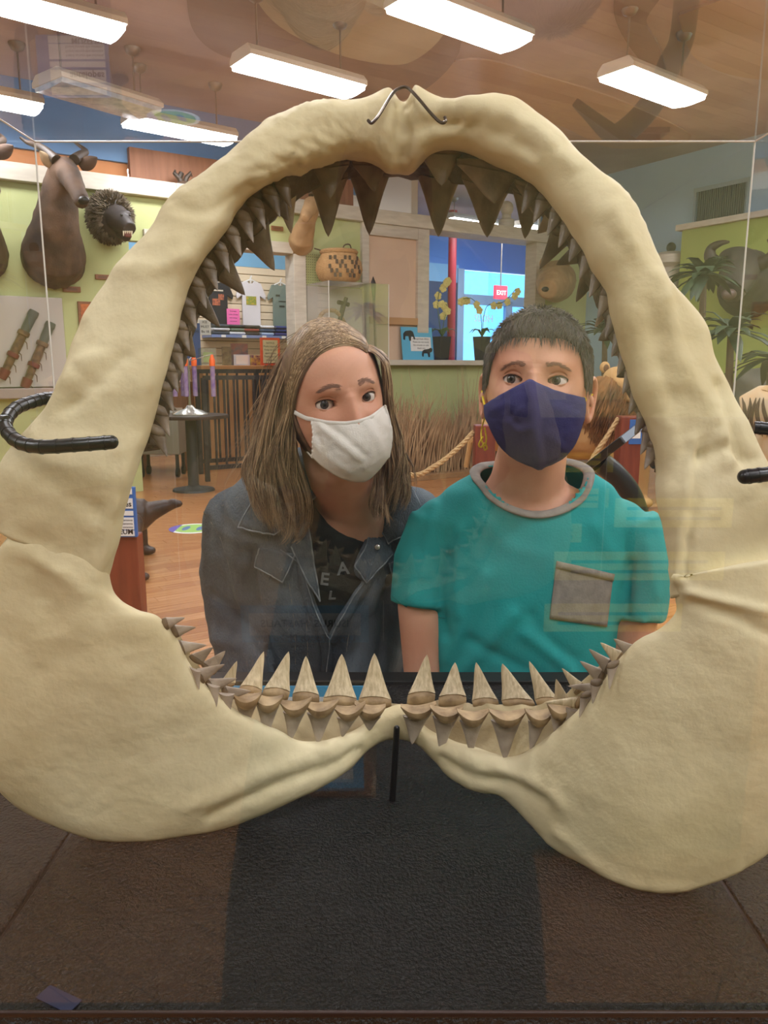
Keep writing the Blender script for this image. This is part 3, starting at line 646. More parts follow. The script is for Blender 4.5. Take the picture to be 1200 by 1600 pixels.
# scrap of blue tape on the plinth
c = PZ(92, 1562, ZT); mb = MB(); mb.box((c.x, c.y, ZT+.0004), (.03, .012, .0006), (Vector((.9, -.43, 0)), Vector((.43, .9, 0)), EZ)); tag(mb.build('tape_scrap', mat('blue_tape', (24, 30, 56), .7)), 'scrap of dark blue tape on the plinth front corner', 'tape')
# ================================================================== THE TWO VISITORS
M_skinw = mat('skin_fair', (226, 172, 142), .5, (214, 154, 124), 16, .06, 300, sss=.12, spec=.4)
M_skinb = mat('skin_fair_tanned', (222, 168, 138), .5, (208, 150, 120), 16, .06, 300, sss=.12, spec=.4)
M_sclera = mat('eye_white', (226, 216, 208), .2, spec=.6); M_iris = mat('iris_dark', (72, 66, 64), .15, (46, 42, 42), 900, spec=.8); M_pupil = mat('pupil_black', (6, 6, 6), .08, spec=.9)
M_brow = mat('brow_brown', (138, 102, 82), .8)
def Rot(yaw, tilt, roll):
    return Matrix.Rotation(yaw, 3, 'Z') @ Matrix.Rotation(tilt, 3, 'X') @ Matrix.Rotation(roll, 3, 'Y')
class Head:
    def __init__(s, eye, yaw, tilt, roll, a=.072, b=.092, back=.098, top=.108, chin=.112, ipd=.062, hu=.0066, hl=.005, hw=.0150):
        s.R = Rot(math.radians(yaw), math.radians(tilt), math.radians(roll)); s.a, s.b, s.back, s.top, s.chin, s.ipd = a, b, back, top, chin, ipd
        s.hu, s.hl, s.hw = hu, hl, hw
        s.c = Vector((0, 0, 0)); s.ye = s.surf_y(ipd/2, 0)
        s.c = Vector(eye) - s.R @ Vector((0, s.ye-.001, 0)); s.Ri = s.R.transposed()
    def feat(s, x, z):
        ax = abs(x); g = lambda v, m, w: math.exp(-((v-m)/w)**2)
        f = .0045*g(z, .020, .010)*g(ax, .027, .022) - .0105*g(ax, .031, .0175)*g(z, -.001, .0135)
        f += .0035*g(ax, .044, .018)*g(z, -.036, .02) - .003*g(ax, .064, .012)*g(z, .022, .02) + .003*g(x, 0, .05)*g(z, .055, .03)
        if z < .02:
            t = min(max((.014-z)/.056, 0), 1.25); h = .004+.021*t; w = .0075+.0065*t
            if z < -.042: h *= math.exp(-((z+.042)/.009)**2)
            k = min(max((.020-z)/.012, 0), 1)
            f += h*k*math.exp(-(x/w)**2)
        return f
    def shape(s, ph, la):
        c = s.top if la > 0 else s.chin
        x = s.a*math.sin(ph)*math.cos(la); y = -math.cos(ph)*math.cos(la)*(s.b if math.cos(ph) > 0 else s.back); z = c*math.sin(la)
        sq = 1 + .06*math.sin(2*la)**2; x *= sq; y *= sq
        if z < 0:
            k = min(-z/s.chin, 1); x *= 1-.26*k**1.4
            if y > 0: y *= 1-.6*k
            else: y = y*(1-.10*k) - .012*k*max(0, math.cos(ph))
        return x, y, z
    def surf_y(s, x, z):
        la = math.asin(max(-.99, min(.99, z/(s.top if z > 0 else s.chin)))); 
        sp = max(-.99, min(.99, x/(s.a*max(math.cos(la), .05)))); X, Y, Z = s.shape(math.asin(sp), la)
        return Y - s.feat(x, z)
    def point(s, ph, la, off=0.0):
        x, y, z = s.shape(ph, la); wf = max(0, min(1, math.cos(ph)*1.6)); y -= s.feat(x, z)*wf
        n = Vector((x/s.a**2, y/s.b**2, z/s.top**2)).normalized(); return s.c + s.R @ (Vector((x, y, z)) + n*off)
    def w(s, p): return s.c + s.R @ Vector(p)
    def l(s, p): return s.Ri @ (Vector(p) - s.c)
    def mesh(s, mb):
        R = .0122; nph, nla = 300, 230; rows = []
        s.eyes = []
        for sg in (-1, 1): s.eyes.append(Vector((sg*s.ipd/2, s.ye + R - .0022, 0)))
        lat = []
        for i in range(nla+1):
            t = -1 + 2*i/nla; lat.append(math.pi/2*(.55*t + .45*t**3) if True else t)
        for la in lat:
            r = []
            for j in range(nph):
                t = -1 + 2*j/nph; ph = math.pi*(.42*t + .58*t**3)
                x, y, z = s.shape(ph, la); wf = max(0, min(1, math.cos(ph)*1.6)); y -= s.feat(x, z)*wf
                if y < -.02 and abs(z) < .03:
                    for e in s.eyes:
                        dx = (x-e.x); dz = z - .06*dx*(1 if e.x > 0 else -1); q = dx*dx + dz*dz
                        if q < (R+.0012)**2*.93:
                            u = abs(dx)/s.hw; lid = max(0, 1-u*u)
                            inside = u < 1 and -s.hl*lid**.9 < dz < s.hu*lid**.75
                            ye = e.y - math.sqrt((R+.0012)**2 - q)
                            if inside: y = max(y, e.y - math.sqrt(max(R*R - q, 1e-9)) + .0035)
                            else: 
                                crease = .0028*math.exp(-((dz - s.hu*max(lid, .2)**.75 - .0042)/.0013)**2) if dz > 0 else 0
                                y = min(y, ye + .001*max(0, (math.sqrt(q)/R-.7))*8) + crease
                r.append(s.w((x, y, z)))
            rows.append(r)
        mb.loft(rows, cap=True)
    def eye_parts(s, parent, look=(0, 0), mi=None):
        R = .0122
        for k, e in enumerate(s.eyes):
            mb = MB(); mb.ell(s.w(e), (R, R, R), 28, 18, s.R); o = mb.build('eye', M_sclera, parent, True, 180)
            gz = Vector((look[0], -1, look[1])).normalized(); gx = gz.cross(EZ).normalized(); gy = gx.cross(gz)
            for nm, a0, rr, m in (('iris', .50, R+.00025, mi or M_iris), ('pupil', .21, R+.0005, M_pupil)):
                rg = []
                for i in range(6):
                    a = a0*i/5 + 1e-3; rg.append([s.w(e + gz*(rr*math.cos(a)) + (gx*math.cos(t)+gy*math.sin(t))*(rr*math.sin(a))) for t in [2*math.pi*q/24 for q in range(24)]])
                mb = MB(); mb.loft(rg, cap=True); mb.build(nm, m, o, True, 180)
            lash = []
            for i in range(15):
                u = -1+2*i/14; lid = max(0, 1-u*u); dx = u*s.hw*.98; dz = s.hu*lid**.75; q = dx*dx+dz*dz
                lash.append(s.w((e.x+dx, e.y - math.sqrt(max((R+.0016)**2-q, 1e-9)) , e.z+dz+.06*dx*(1 if e.x > 0 else -1))))
            mb = MB(); mb.tube(lash, [.0004+.0009*math.sin(math.pi*i/14) for i in range(15)], 5); mb.build('eyelashes', mat('lash_dark', (58, 42, 36), .6), o)
    def brows(s, parent, m, z0=.0175, arch=.0045, n=260, thick=.0042, length=.026):
        mb = MB()
        for sg in (-1, 1):
            for i in range(n):
                t = random.random(); x = sg*(.0125 + length*t + random.gauss(0, .001)); zz = z0 + arch*math.sin(math.pi*min(1, t*.85+.1)) - .004*t**3 + random.gauss(0, thick*.42*(1-.6*t))
                L = .005; p0 = Vector((x, s.surf_y(x, zz)-.0004, zz)); x2 = x + sg*L*.9; z2 = zz + L*(.5-.7*t)*.6
                p1 = Vector((x2, s.surf_y(x2, z2)-.0008, z2)); mb.tube([s.w(p0), s.w((p0+p1)/2), s.w(p1)], [.00035, .0003, .0001], 3)
        mb.build('eyebrows', m, parent)
    def push(s, p, k):                      # keep a point outside the skull
        q = s.l(p); c = s.top if q.z > 0 else s.chin; f = math.sqrt((q.x/s.a)**2 + (q.y/(s.b if q.y < 0 else s.back))**2 + (q.z/c)**2)
        if f < k: return s.w(q*(k/max(f, .2)))
        return Vector(p)
def ray_ell(px, py, H, c, r):
    d = H.Ri @ ray(px, py); o = H.l(CAMP); c = Vector(c); q = Vector([(o[i]-c[i])/r[i] for i in range(3)]); e = Vector([d[i]/r[i] for i in range(3)])
    A = e.dot(e); B = q.dot(e); C = q.dot(q)-1; D = B*B-A*C
    t = (-B - math.sqrt(D))/A if D > 0 else -B/A
    return CAMP + ray(px, py)*t
def curve2(pts, n): return catmull([(p[0], p[1], 0) for p in pts], n)[:, :2]
def px_feats(V, N, feats, jitter=40):
    V = np.array([tuple(v) for v in V]); N = np.array([tuple(n) for n in N]); px = np.array([proj(v) for v in V])
    view = np.array([-(Vector(n).dot((Vector(v)-CAMP).normalized())) for v, n in zip(V, N)]); D = np.zeros(len(V))
    for line, w, amp in feats:
        d, _ = poly_dist(px, curve2(line, 4*len(line))); D += amp*np.exp(-(d/w)**2)*np.clip(view*2, 0, 1)
    return V + N*D[:, None]
def cut(vs, fs, poly, up=False, loose=False):
    P = [proj(v) for v in vs]; out = []
    ins = [in_poly(x, y, poly) for x, y in P]
    for f in fs:
        if (any if loose else all)(ins[i] for i in f):
            a, b, c = (Vector(vs[f[k]]) for k in (0, 1, 2)); n = (b-a).cross(c-a); vd = (a-CAMP)
            if n.dot(vd) < 0 or (up and n.z > 0): continue
        out.append(f)
    return out
def bvh_of(vs, fs): return BVHTree.FromPolygons([Vector(v) for v in vs], fs)
def hit(bvh, px, py, off, dflt):
    d = ray(px, py).normalized(); r = bvh.ray_cast(CAMP, d)
    if r[0] is None: return PY(px, py, dflt), -d
    n = r[1] if r[1].dot(d) < 0 else -r[1]
    return r[0] + n*off, n
def patch(bvh, quad, off, dflt, nu=10, nv=10, rnd=0):
    """conforming piece of cloth: quad px corners tl, tr, br, bl -> rows of points"""
    tl, tr, br, bl = [np.array(q, float) for q in quad]; rows = []
    for j in range(nv+1):
        v = j/nv; rows.append([hit(bvh, *((tl*(1-u)+tr*u)*(1-v) + (bl*(1-u)+br*u)*v), off, dflt)[0] for u in [i/nu for i in range(nu+1)]])
    return rows
def seam(bvh, line, r, off, dflt, m, parent, name='seam'):
    mb = MB(); mb.tube([hit(bvh, x, y, off, dflt)[0] for x, y in curve2(line, 5*len(line))], r, 5); return mb.build(name, m, parent, True)
def hand(mb, wrist, d, side, s=1.0):
    """palm with four fingers and a thumb, slightly curled, hanging along d"""
    w = Vector(wrist); d = Vector(d).normalized(); n = Vector((side, 0, 0)); n = (n - d*n.dot(d)).normalized(); b = d.cross(n)
    mb.tube([w, w+d*.03*s, w+d*.085*s], [(.016*s, .026*s), (.015*s, .038*s), (.011*s, .040*s)], 12, up=n)
    for i, L in enumerate((.065, .075, .07, .055)):
        o = w + d*.08*s + b*((i-1.5)*.019*s); mb.tube([o, o+d*L*.45*s-n*.004*s, o+d*L*.8*s-n*.014*s, o+d*L*s-n*.026*s], [.0088*s, .0082*s, .0075*s, .006*s], 8)
    o = w + d*.03*s - b*.034*s; mb.tube([o, o+d*.025*s-b*.02*s-n*.008*s, o+d*.055*s-b*.022*s-n*.018*s], [.011*s, .0095*s, .007*s], 8)
def strands(name, parent, ms, guides, count, width, H=None, jit=(3.0, .006), trunc=(.82, 1.0), seg=26, wave=.0015, push=1.05, root=.25, clump=16):
    """locks of hair: strands gathered in clumps between hand-placed guides, in a few shades"""
    G = [catmull(g, 101) for g in guides]; k = len(G); ms = ms if isinstance(ms, list) else [ms]; MBs = [MB() for _ in ms]
    for cl in range(max(1, count//clump)):
        s0 = random.random()*(k-1); cj = (random.gauss(0, jit[0]), random.gauss(0, jit[0]), random.gauss(0, jit[1])); ph = random.random()*6.28; fr = random.uniform(1.2, 3.0); L0 = random.uniform(*trunc); am = random.uniform(.4, 1.6)
        for i in range(clump):
            s = min(max(s0 + random.gauss(0, .10), 0), k-1.0001); j = int(s); f = s-j; C = G[j]*(1-f) + G[j+1]*f
            L = L0*random.uniform(.90, 1.0); sp = random.uniform(.5, 1.0); jx, jy, jd = cj[0]+random.gauss(0, 1.3)*sp, cj[1]+random.gauss(0, 1.3)*sp, cj[2]+random.gauss(0, .0018); pts = []
            for q in range(seg+1):
                t = q/seg*L*100; a = min(int(t), 99); c = C[a]*(1-(t-a)) + C[a+1]*(t-a); w = root + (1-root)*min(1, q/14)
                p = PY(c[0]+jx*w, c[1]+jy*w*.6, c[2]+jd*w) + Vector((math.sin(ph+fr*q*.18), math.cos(ph*1.7+fr*q*.15), 0))*wave*am*w*q/seg*2
                if H:
                    kk = push + .02*(i % 5)/5; p2 = H.push(p, kk)
                    if q < 6:
                        l_ = H.l(p); c_ = H.top if l_.z > 0 else H.chin; ff = math.sqrt((l_.x/H.a)**2 + (l_.y/(H.b if l_.y < 0 else H.back))**2 + (l_.z/c_)**2); p2 = H.w(l_*(kk/max(ff, .2))).lerp(p2, q/6)
                    p = p2
                pts.append(p)
            MBs[random.choice((0, 0, 1, 1, 2))% len(ms)].tube(pts, [width*(.75 if q == 0 else 1.0 if q < seg*.65 else max(.10, 1-(q-seg*.65)/(seg*.35))) for q in range(seg+1)], 3, cap=False)
    for mb, m in zip(MBs, ms): mb.build(name, m, parent, True, 180)

# ------------------------------------------------------------------ woman
wo = thing('person', 'woman in a denim jacket and white face mask leaning in behind the jaw', 'person', (-.11, 1.42, 0))
HW = Head(PY(543, 627, 1.075), 20, 2, -9, a=.070, b=.090, top=.108, chin=.114, ipd=.062, hu=.0078, hl=.0060, hw=.0160)
mb = MB()
nb = HW.w((0, .03, -.05)); 
mb.tube([nb, HW.w((0, .03, -.10)), Vector((-.058, 1.262, 1.13)), Vector((-.085, 1.30, 1.07)), Vector((-.105, 1.33, 1.0)), Vector((-.11, 1.40, .85)), Vector((-.11, 1.46, .72))], [(.055, .05), (.052, .05), (.058, .055), (.15, .075), (.145, .095), (.135, .09), (.15, .10)], 20, up=(1, 0, 0))
WSL = [(-.252, 1.30, 1.085), (-.268, 1.305, 1.0), (-.258, 1.29, .90), (-.235, 1.25, .80), (-.20, 1.19, .72)]
WSR = [(.045, 1.31, 1.085), (.036, 1.315, 1.0), (-.006, 1.30, .91), (-.035, 1.26, .82), (-.05, 1.19, .74)]
for P, sd in ((WSL, -1), (WSR, 1)):
    mb.tube(P, [.042, .040, .036, .032, .027], 12); hand(mb, P[-1], Vector((0, -.05, -1)), sd)
for sx in (-1, 1): mb.tube([(-.11+sx*.075, 1.46, .74), (-.11+sx*.09, 1.40, .46), (-.11+sx*.09, 1.47, .10), (-.11+sx*.09, 1.45, .03)], [.075, .056, .042, .035], 12)
vs, fs, ns = remesh(mb, .007, 3)
full = MB(); full.add(vs, fs); HW.mesh(full)
body = full.build('body', M_skinw, wo, True, 180); bw = bvh_of(full.v, full.f)
HW.eye_parts(wo, (-.22, .08)); HW.brows(wo, M_brow, z0=.0225, arch=.0035, thick=.0045, n=200)
# dark shirt
M_shirt = mat('dark_green_knit', (20, 34, 32), .85, (14, 24, 24), 40, .1, 200)
mb = MB(); mb.tube([(-.062, 1.268, 1.115), (-.085, 1.295, 1.085), (-.10, 1.315, 1.03), (-.108, 1.36, .93), (-.11, 1.42, .80), (-.11, 1.46, .70)], [(.075, .062), (.155, .083), (.155, .103), (.148, .103), (.145, .1), (.155, .108)], 26, up=(1, 0, 0))
vs, fs, ns = remesh(mb, .006, 4, lambda v, n: .002*fbm(v, 18, 2))
bs = bvh_of(vs, fs)
fs2 = cut(vs, fs, [(500, 700), (512, 800), (535, 832), (565, 834), (588, 812), (600, 700)], True)
shirt = obj('shirt', vs, fs2, M_shirt, wo, True, 180, solid=.002)
M_let = mat('shirt_print_grey', (128, 132, 130), .7)
for s, (x, y), sz, sl in (('E', (499, 912), .030, .25), ('A', (527, 898), .030, -.1), ('L', (512, 935), .026, .3)):
    p, n = hit(bs, x, y, .002, 1.25); axx = Vector((1, 0, -sl*.6)); axx = (axx - n*axx.dot(n)).normalized(); ayy = n.cross(axx); text('shirt_print', s, sz, M_let, shirt, p, axx, ayy, 'LEFT', .0006, .0006)
# denim jacket
M_denim = mat('faded_denim', (110, 121, 128), .85, (45, 55, 64), 9, .5, 420, stretch=(1, 1, .4), detail=12, lo=.30, hi=.66)
M_stitch = mat('denim_stitch', (132, 128, 116), .8); M_dedge = mat('denim_seam_edge', (150, 158, 162), .85, (100, 110, 116), 60)
mb = MB(); mb.tube([(-.062, 1.272, 1.150), (-.085, 1.288, 1.135), (-.10, 1.30, 1.105), (-.105, 1.315, 1.06), (-.106, 1.34, .98), (-.108, 1.38, .88), (-.11, 1.43, .78), (-.11, 1.46, .70)], [(.085, .07), (.135, .085), (.175, .098), (.178, .112), (.165, .122), (.158, .12), (.155, .117), (.163, .123)], 30, up=(1, 0, 0))
for P in (WSL, WSR): mb.tube(P, [.060, .056, .050, .045, .040], 16); mb.ell(P[0], (.060, .058, .058), 16, 10)
def wr(v, n): return .0045*fbm((v.x*14, v.y*14, v.z*9), 1, 3) + .0022*abs(fbm((v.x*30+v.z*12, v.y*20, v.z*26), 1, 2))
vs, fs, ns = remesh(mb, .0055, 3, wr)
JF = [([(395,860),(400,930),(420,1010),(425,1060)], 7, -.007), ([(378,880),(384,950),(400,1040)], 9, .005), ([(345,870),(380,930),(410,980)], 10, .005), ([(335,930),(370,960),(400,1000)], 9, -.004), ([(335,1000),(375,1010),(410,1040)], 10, .005), ([(440,930),(455,990),(460,1060)], 9, .004), ([(590,920),(570,980),(560,1050)], 9, .004), ([(615,900),(600,960),(590,1040)], 8, -.006), ([(640,830),(620,900),(600,930)], 8, -.005), ([(430,800),(425,850)], 8, -.003), ([(330,800),(350,830),(390,850)], 9, .003), ([(350,760),(335,790),(325,840)], 6, -.003)]
JF = [(l, w, a*1.4) for l, w, a in JF]
vs = px_feats(vs, ns, JF); bj = bvh_of(vs, fs)
VO = [(500, 690), (478, 790), (470, 858), (480, 905), (490, 946), (507, 988), (514, 994), (530, 965), (553, 926), (566, 905), (556, 884), (586, 822), (600, 760), (600, 690)]
fs2 = cut(vs, fs, VO, True, True)
jk = obj('jacket', vs, fs2, M_denim, wo, True, 180, solid=.003)
def cloth(rows, name, m, parent, th=.003, bev=0): 
    mb = MB(); mb.sheet(rows); o = mb.build(name, m, parent, True, 180, solid=th); return o
def flap(quad, off, name='collar', nu=14, nv=12, lift=.006, m=None):
    rows = patch(bj, quad, off, 1.22, nu, nv)
    for j, r in enumerate(rows):
        for i, p in enumerate(r): r[i] = p + Vector((0, -1, 0))*lift*(j/nv) + Vector((0, -1, 0))*.0012*fbm(p, 50, 2)
    o = cloth(rows, name, m or M_denim, jk, .0035); fr = Vector((0, -.0022, 0))
    for e in (rows[-1], [r[-1] for r in rows], [r[0] for r in rows]): mb = MB(); mb.tube([p+fr for p in e], .0013, 5); mb.build('seam_edge', M_dedge, o, True)
    return o
flap([(415, 748), (500, 770), (432, 834), (377, 821)], .006); flap([(590, 742), (632, 742), (664, 812), (604, 848)], .007)
flap([(455, 852), (478, 800), (500, 935), (482, 905)], .005, 'lapel'); flap([(588, 818), (612, 864), (570, 906), (552, 882)], .006, 'lapel')
flap([(408, 855), (462, 864), (443, 906), (403, 883)], .005, 'pocket_flap', lift=.003); flap([(606, 878), (648, 866), (650, 888), (612, 904)], .005, 'pocket_flap', lift=.003)
def placket(line, half, off, name='placket'):
    L_ = curve2(line, 40); rows = [[], [], []]
    for i, p in enumerate(L_):
        d = L_[min(i+1, 39)]-L_[max(i-1, 0)]; d = d/np.hypot(*d); nn = np.array([-d[1], d[0]])
        for k, s in enumerate((-1, 0, 1)): q = p+nn*half*s; rows[k].append(hit(bj, q[0], q[1], off, 1.24)[0])
    return cloth(rows, name, M_denim, jk, .003)
placket([(472, 858), (476, 905), (487, 946), (505, 990), (510, 1030), (507, 1066)], 8, .004); placket([(588, 822), (560, 884), (572, 905), (557, 930), (533, 968), (516, 1000)], 8, .0045)
for ln in ([(440,857),(470,880),(480,905),(490,946),(508,986),(513,1000),(507,1058)], [(568,906),(553,926),(530,965),(514,994)], ):
    seam(bj, ln, .0011, .0075, 1.22, M_dedge, jk, 'seam_edge')
for ln in ([(337,792),(360,776),(398,764)], [(340,797),(363,781),(400,769)], [(655,770),(680,786)], [(318,800),(345,840),(362,900),(372,960)], [(470,905),(478,960),(482,1050)], [(452,910),(460,980),(462,1055)], [(560,930),(545,990),(540,1055)]):
    seam(bj, ln, .0008, .0008, 1.25, M_stitch, jk, 'stitching')
p, n = hit(bj, 585, 854, .011, 1.2); mb = MB(); mb.lathe([(.0005, .0035), (.0042, .003), (.0052, .001), (.0052, -.002)], p, 18, ax=(Vector((1, 0, 0)), Vector((0, .25, .97)), Vector((0, -.97, .25)))); mb.build('button', mat('button_nickel', (190, 190, 186), .25, metal=.8), jk, True)
# jeans and shoes
M_jean = mat('dark_jeans', (40, 46, 60), .85, (30, 34, 46), 8)
mb = MB(); mb.tube([(-.11, 1.46, .82), (-.11, 1.465, .74), (-.11, 1.46, .66)], [(.15, .115), (.165, .125), (.15, .12)], 20, up=(1, 0, 0))
for sx in (-1, 1): mb.tube([(-.11+sx*.08, 1.46, .74), (-.11+sx*.092, 1.40, .46), (-.11+sx*.092, 1.47, .09)], [.088, .068, .055], 16)
vs, fs, ns = remesh(mb, .01, 3, lambda v, n: .004*fbm(v, 14, 2)); obj('jeans', vs, fs, M_jean, wo, True, 180)
def shoe(x, y, m, parent, s=1.0):
    mb = MB(); mb.tube([(x, y+.09*s, .035), (x, y+.05*s, .05), (x, y-.02*s, .05), (x, y-.09*s, .035), (x, y-.14*s, .025)], [(.03*s, .03), (.036*s, .045), (.04*s, .04), (.042*s, .028), (.03*s, .018)], 14, up=(1, 0, 0))
    v = [Vector((p.x, p.y, max(p.z, .001))) for p in mb.v]; obj('shoe', v, mb.f, m, parent, True, 60)
for sx in (-1, 1): shoe(-.11+sx*.092, 1.45, mat('canvas_shoe', (60, 60, 64), .8), wo)
# white mask
M_mask = mat('white_cotton', (236, 232, 222), .85, (226, 222, 212), 30, .15, 500)
def mask(H, top, bot, bulge, feats, m, parent, ledge=0, redge=0, n=44, mm=34, cen=(0, -.02, -.056), rad=(.068, .094, .078)):
    T = curve2(top, n+1); B = curve2(bot, n+1); rows = []
    for j in range(mm+1):
        v = j/mm; r = []
        for i in range(n+1):
            u = i/n; p = T[i]*(1-v) + B[i]*v; p = p + np.array([math.sin(math.pi*v)*(ledge*(1-u)**3 + redge*u**3), 0])
            q = ray_ell(p[0], p[1], H, cen, rad); e = min(u, 1-u)*2
            r.append(q)
        rows.append(r)
    V = [p for r in rows for p in r]
    N = []
    for j in range(mm+1):
        for i in range(n+1):
            a = rows[j][min(i+1, n)] - rows[j][max(i-1, 0)]; b = rows[min(j+1, mm)][i] - rows[max(j-1, 0)][i]; q = a.cross(b).normalized()
            if q.y > 0: q = -q
            N.append(q)
    V2 = px_feats(V, N, feats); V2 = [Vector(v) + Vector(nn)*(.0007*fbm(v, 120, 3)) for v, nn in zip(V2, N)]
    rows = [V2[j*(n+1):(j+1)*(n+1)] for j in range(mm+1)]
    return cloth(rows, 'face_mask', m, parent, .0022), rows
MF = [([(500,664),(530,690),(560,715)], 5, .0022), ([(512,664),(540,684),(572,712)], 5, -.0016), ([(572,660),(590,690),(600,716)], 4, .002), ([(582,654),(600,680)], 3, -.0018), ([(490,690),(520,720),(545,735)], 6, .0016), ([(590,650),(606,668)], 3, .0018), ([(498,680),(506,710)], 4, -.0014)]
wm, rows = mask(HW, [(486,655),(512,660),(545,661),(577,653),(603,634)], [(487,713),(510,733),(540,749),(574,750),(608,714)], 0, MF, M_mask, wo, 3, 7)
mb = MB(); mb.tube([p + Vector((0, -.001, 0)) for p in rows[0]], [(.0012, .0028)]*len(rows[0]), 8, up=(0, -1, 0)); mb.build('mask_binding', M_mask, wm, True)
mb = MB(); mb.tube([rows[0][2], rows[0][0]+Vector((0, -.001, 0))] + [hit(bw, x, y, .0022, 1.12)[0] for x, y in ((480, 653), (474, 650), (468, 647), (463, 644))] + [HW.w((-.074, .005, .0))], [(.0010, .0030)]*7, 8, up=(0, -1, 0)); mb.build('strap', M_mask, wm, True)
mb = MB(); mb.tube([rows[-1][1], rows[-1][0]+Vector((0, -.001, 0))] + [hit(bw, x, y, .0025, 1.12)[0] for x, y in ((481, 704), (475, 695), (469, 686), (464, 678))], [(.0008, .0020)]*6, 8, up=(0, -1, 0)); mb.build('strap', M_mask, wm, True)
mb = MB()
for i in range(9):
    q = rows[int(i*34/8)][0]; mb.ell(q + Vector((.001, -.0008, 0)), (.0024, .0018, .0030), 8, 6)
mb.build('gathered_edge', M_mask, wm, True)
# long hair
M_hair = mat('light_brown_hair', (196, 164, 126), .42, (132, 104, 76), 40, spec=.5, stretch=(6, 6, 1)); M_hair0 = mat('brown_hair_under', (128, 100, 74), .6, (104, 80, 58), 60)
mb = MB(); rws = []
for i in range(25):
    la = math.pi/2 - (math.pi/2+.75)*i/24; r = []
    for j in range(48):
        ph = 1.25 + (2*math.pi-2.5)*j/47
        if la > .62: ph = ph
        r.append(HW.point(ph, la, .002))
    rws.append(r)
mb.sheet(rws)
cap = []
for i in range(13):
    la = math.pi/2 - .55*i/12
    cap.append([HW.point(2*math.pi*j/48, la, .0018) for j in range(49)])
mb.sheet(cap)
hr = mb.build('hair', M_hair0, wo, True, 180, solid=.003)
M_hl = [mat('hair_mid_brown', (172, 142, 108), .4, (140, 112, 82), 40), mat('hair_dark_brown', (124, 98, 72), .42, (104, 80, 58), 40), mat('hair_light_blond', (208, 180, 142), .38, (178, 148, 112), 40)]
GL = [[(580,541,1.088),(545,543,1.082),(512,562,1.084),(484,596,1.094),(466,640,1.108),(458,690,1.117),(462,740,1.12),(472,790,1.12),(472,832,1.125),(458,850,1.13)],
      [(583,530,1.098),(535,528,1.092),(492,552,1.096),(462,600,1.106),(447,660,1.114),(443,720,1.115),(452,780,1.115),(455,830,1.12),(446,850,1.125)],
      [(585,523,1.115),(524,519,1.112),(472,546,1.115),(445,610,1.122),(432,680,1.125),(428,740,1.122),(436,800,1.122),(440,842,1.125)],
      [(586,518,1.14),(515,513,1.14),(456,545,1.142),(428,615,1.15),(410,690,1.15),(405,745,1.15),(420,800,1.145),(432,838,1.135)],
      [(584,517,1.17),(508,515,1.175),(446,558,1.185),(418,630,1.19),(398,700,1.19),(388,745,1.185),(400,795,1.17),(418,830,1.155)],
      [(580,520,1.22),(505,524,1.245),(452,585,1.255),(432,670,1.25),(430,745,1.23),(440,800,1.20)]]
strands('hair_strands', hr, M_hl, GL, 2800, .00085, HW, (4.0, .006), (.74, 1.0), push=1.045, wave=.004)
strands('hair_strands', hr, M_hl, [[(582,520,1.15),(505,514,1.16),(446,555,1.165),(410,640,1.17),(375,710,1.17),(352,770,1.165)], [(583,519,1.14),(500,520,1.15),(440,580,1.155),(405,680,1.16),(385,760,1.155),(380,815,1.15)]], 80, .0005, HW, (9, .008), (.7, 1.0), wave=.006, clump=2)
GR = [[(588,533,1.092),(599,560,1.100),(604,600,1.118),(607,640,1.145),(612,690,1.155),(616,735,1.15),(610,780,1.145),(598,815,1.145)],
      [(588,524,1.12),(602,560,1.135),(609,610,1.155),(616,670,1.17),(626,720,1.17),(626,770,1.165),(614,805,1.16)],
      [(586,519,1.15),(601,555,1.175),(609,620,1.19),(616,690,1.20),(636,735,1.195),(640,775,1.19),(632,800,1.18)],
      [(584,518,1.18),(598,560,1.215),(606,640,1.22),(608,700,1.215),(622,750,1.20),(625,795,1.185)]]
strands('hair_strands', hr, M_hl, GR, 1000, .0008, HW, (2.5, .004), (.76, 1.0), push=1.045, wave=.003)
strands('hair_strands', hr, M_hl, [[(600,690,1.2),(590,730,1.185),(584,775,1.165),(590,815,1.15)], [(612,690,1.2),(606,740,1.18),(600,790,1.16),(606,822,1.15)]], 220, .0009, None, (4, .006))

# ------------------------------------------------------------------ boy
bo = thing('person', 'boy in a teal T-shirt and dark blue face mask standing behind the jaw', 'person', (.215, 1.16, 0))
HB = Head(PY(836, 594, 1.035), -13, -5, 1.5, a=.0715, b=.088, back=.092, top=.098, chin=.106, ipd=.0590, hu=.0064, hl=.0050, hw=.0146)
mb = MB()
BT = [(.220, 1.172, 1.202), (.221, 1.17, 1.188), (.222, 1.168, 1.165), (.223, 1.166, 1.12), (.222, 1.165, 1.06), (.22, 1.162, .97), (.217, 1.162, .85), (.212, 1.165, .70)]
mb.tube([HB.w((0, .02, -.04)), HB.w((0, .025, -.09)), (.216, 1.150, 1.175)], [(.052, .052), (.050, .052), (.056, .056)], 18, up=(1, 0, 0))
mb.tube([(.216, 1.155, 1.19), (.216, 1.158, 1.168), (.218, 1.16, 1.145), (.22, 1.162, 1.11), (.22, 1.162, 1.0), (.217, 1.162, .85), (.212, 1.165, .70)], [(.050, .05), (.066, .054), (.105, .066), (.142, .078), (.145, .082), (.13, .08), (.145, .085)], 22, up=(1, 0, 0))
BSL = [(.084, 1.165, 1.10), (.064, 1.155, 1.05), (.056, 1.142, .985)]; BSR = [(.378, 1.165, 1.10), (.396, 1.152, 1.045), (.388, 1.14, .965)]
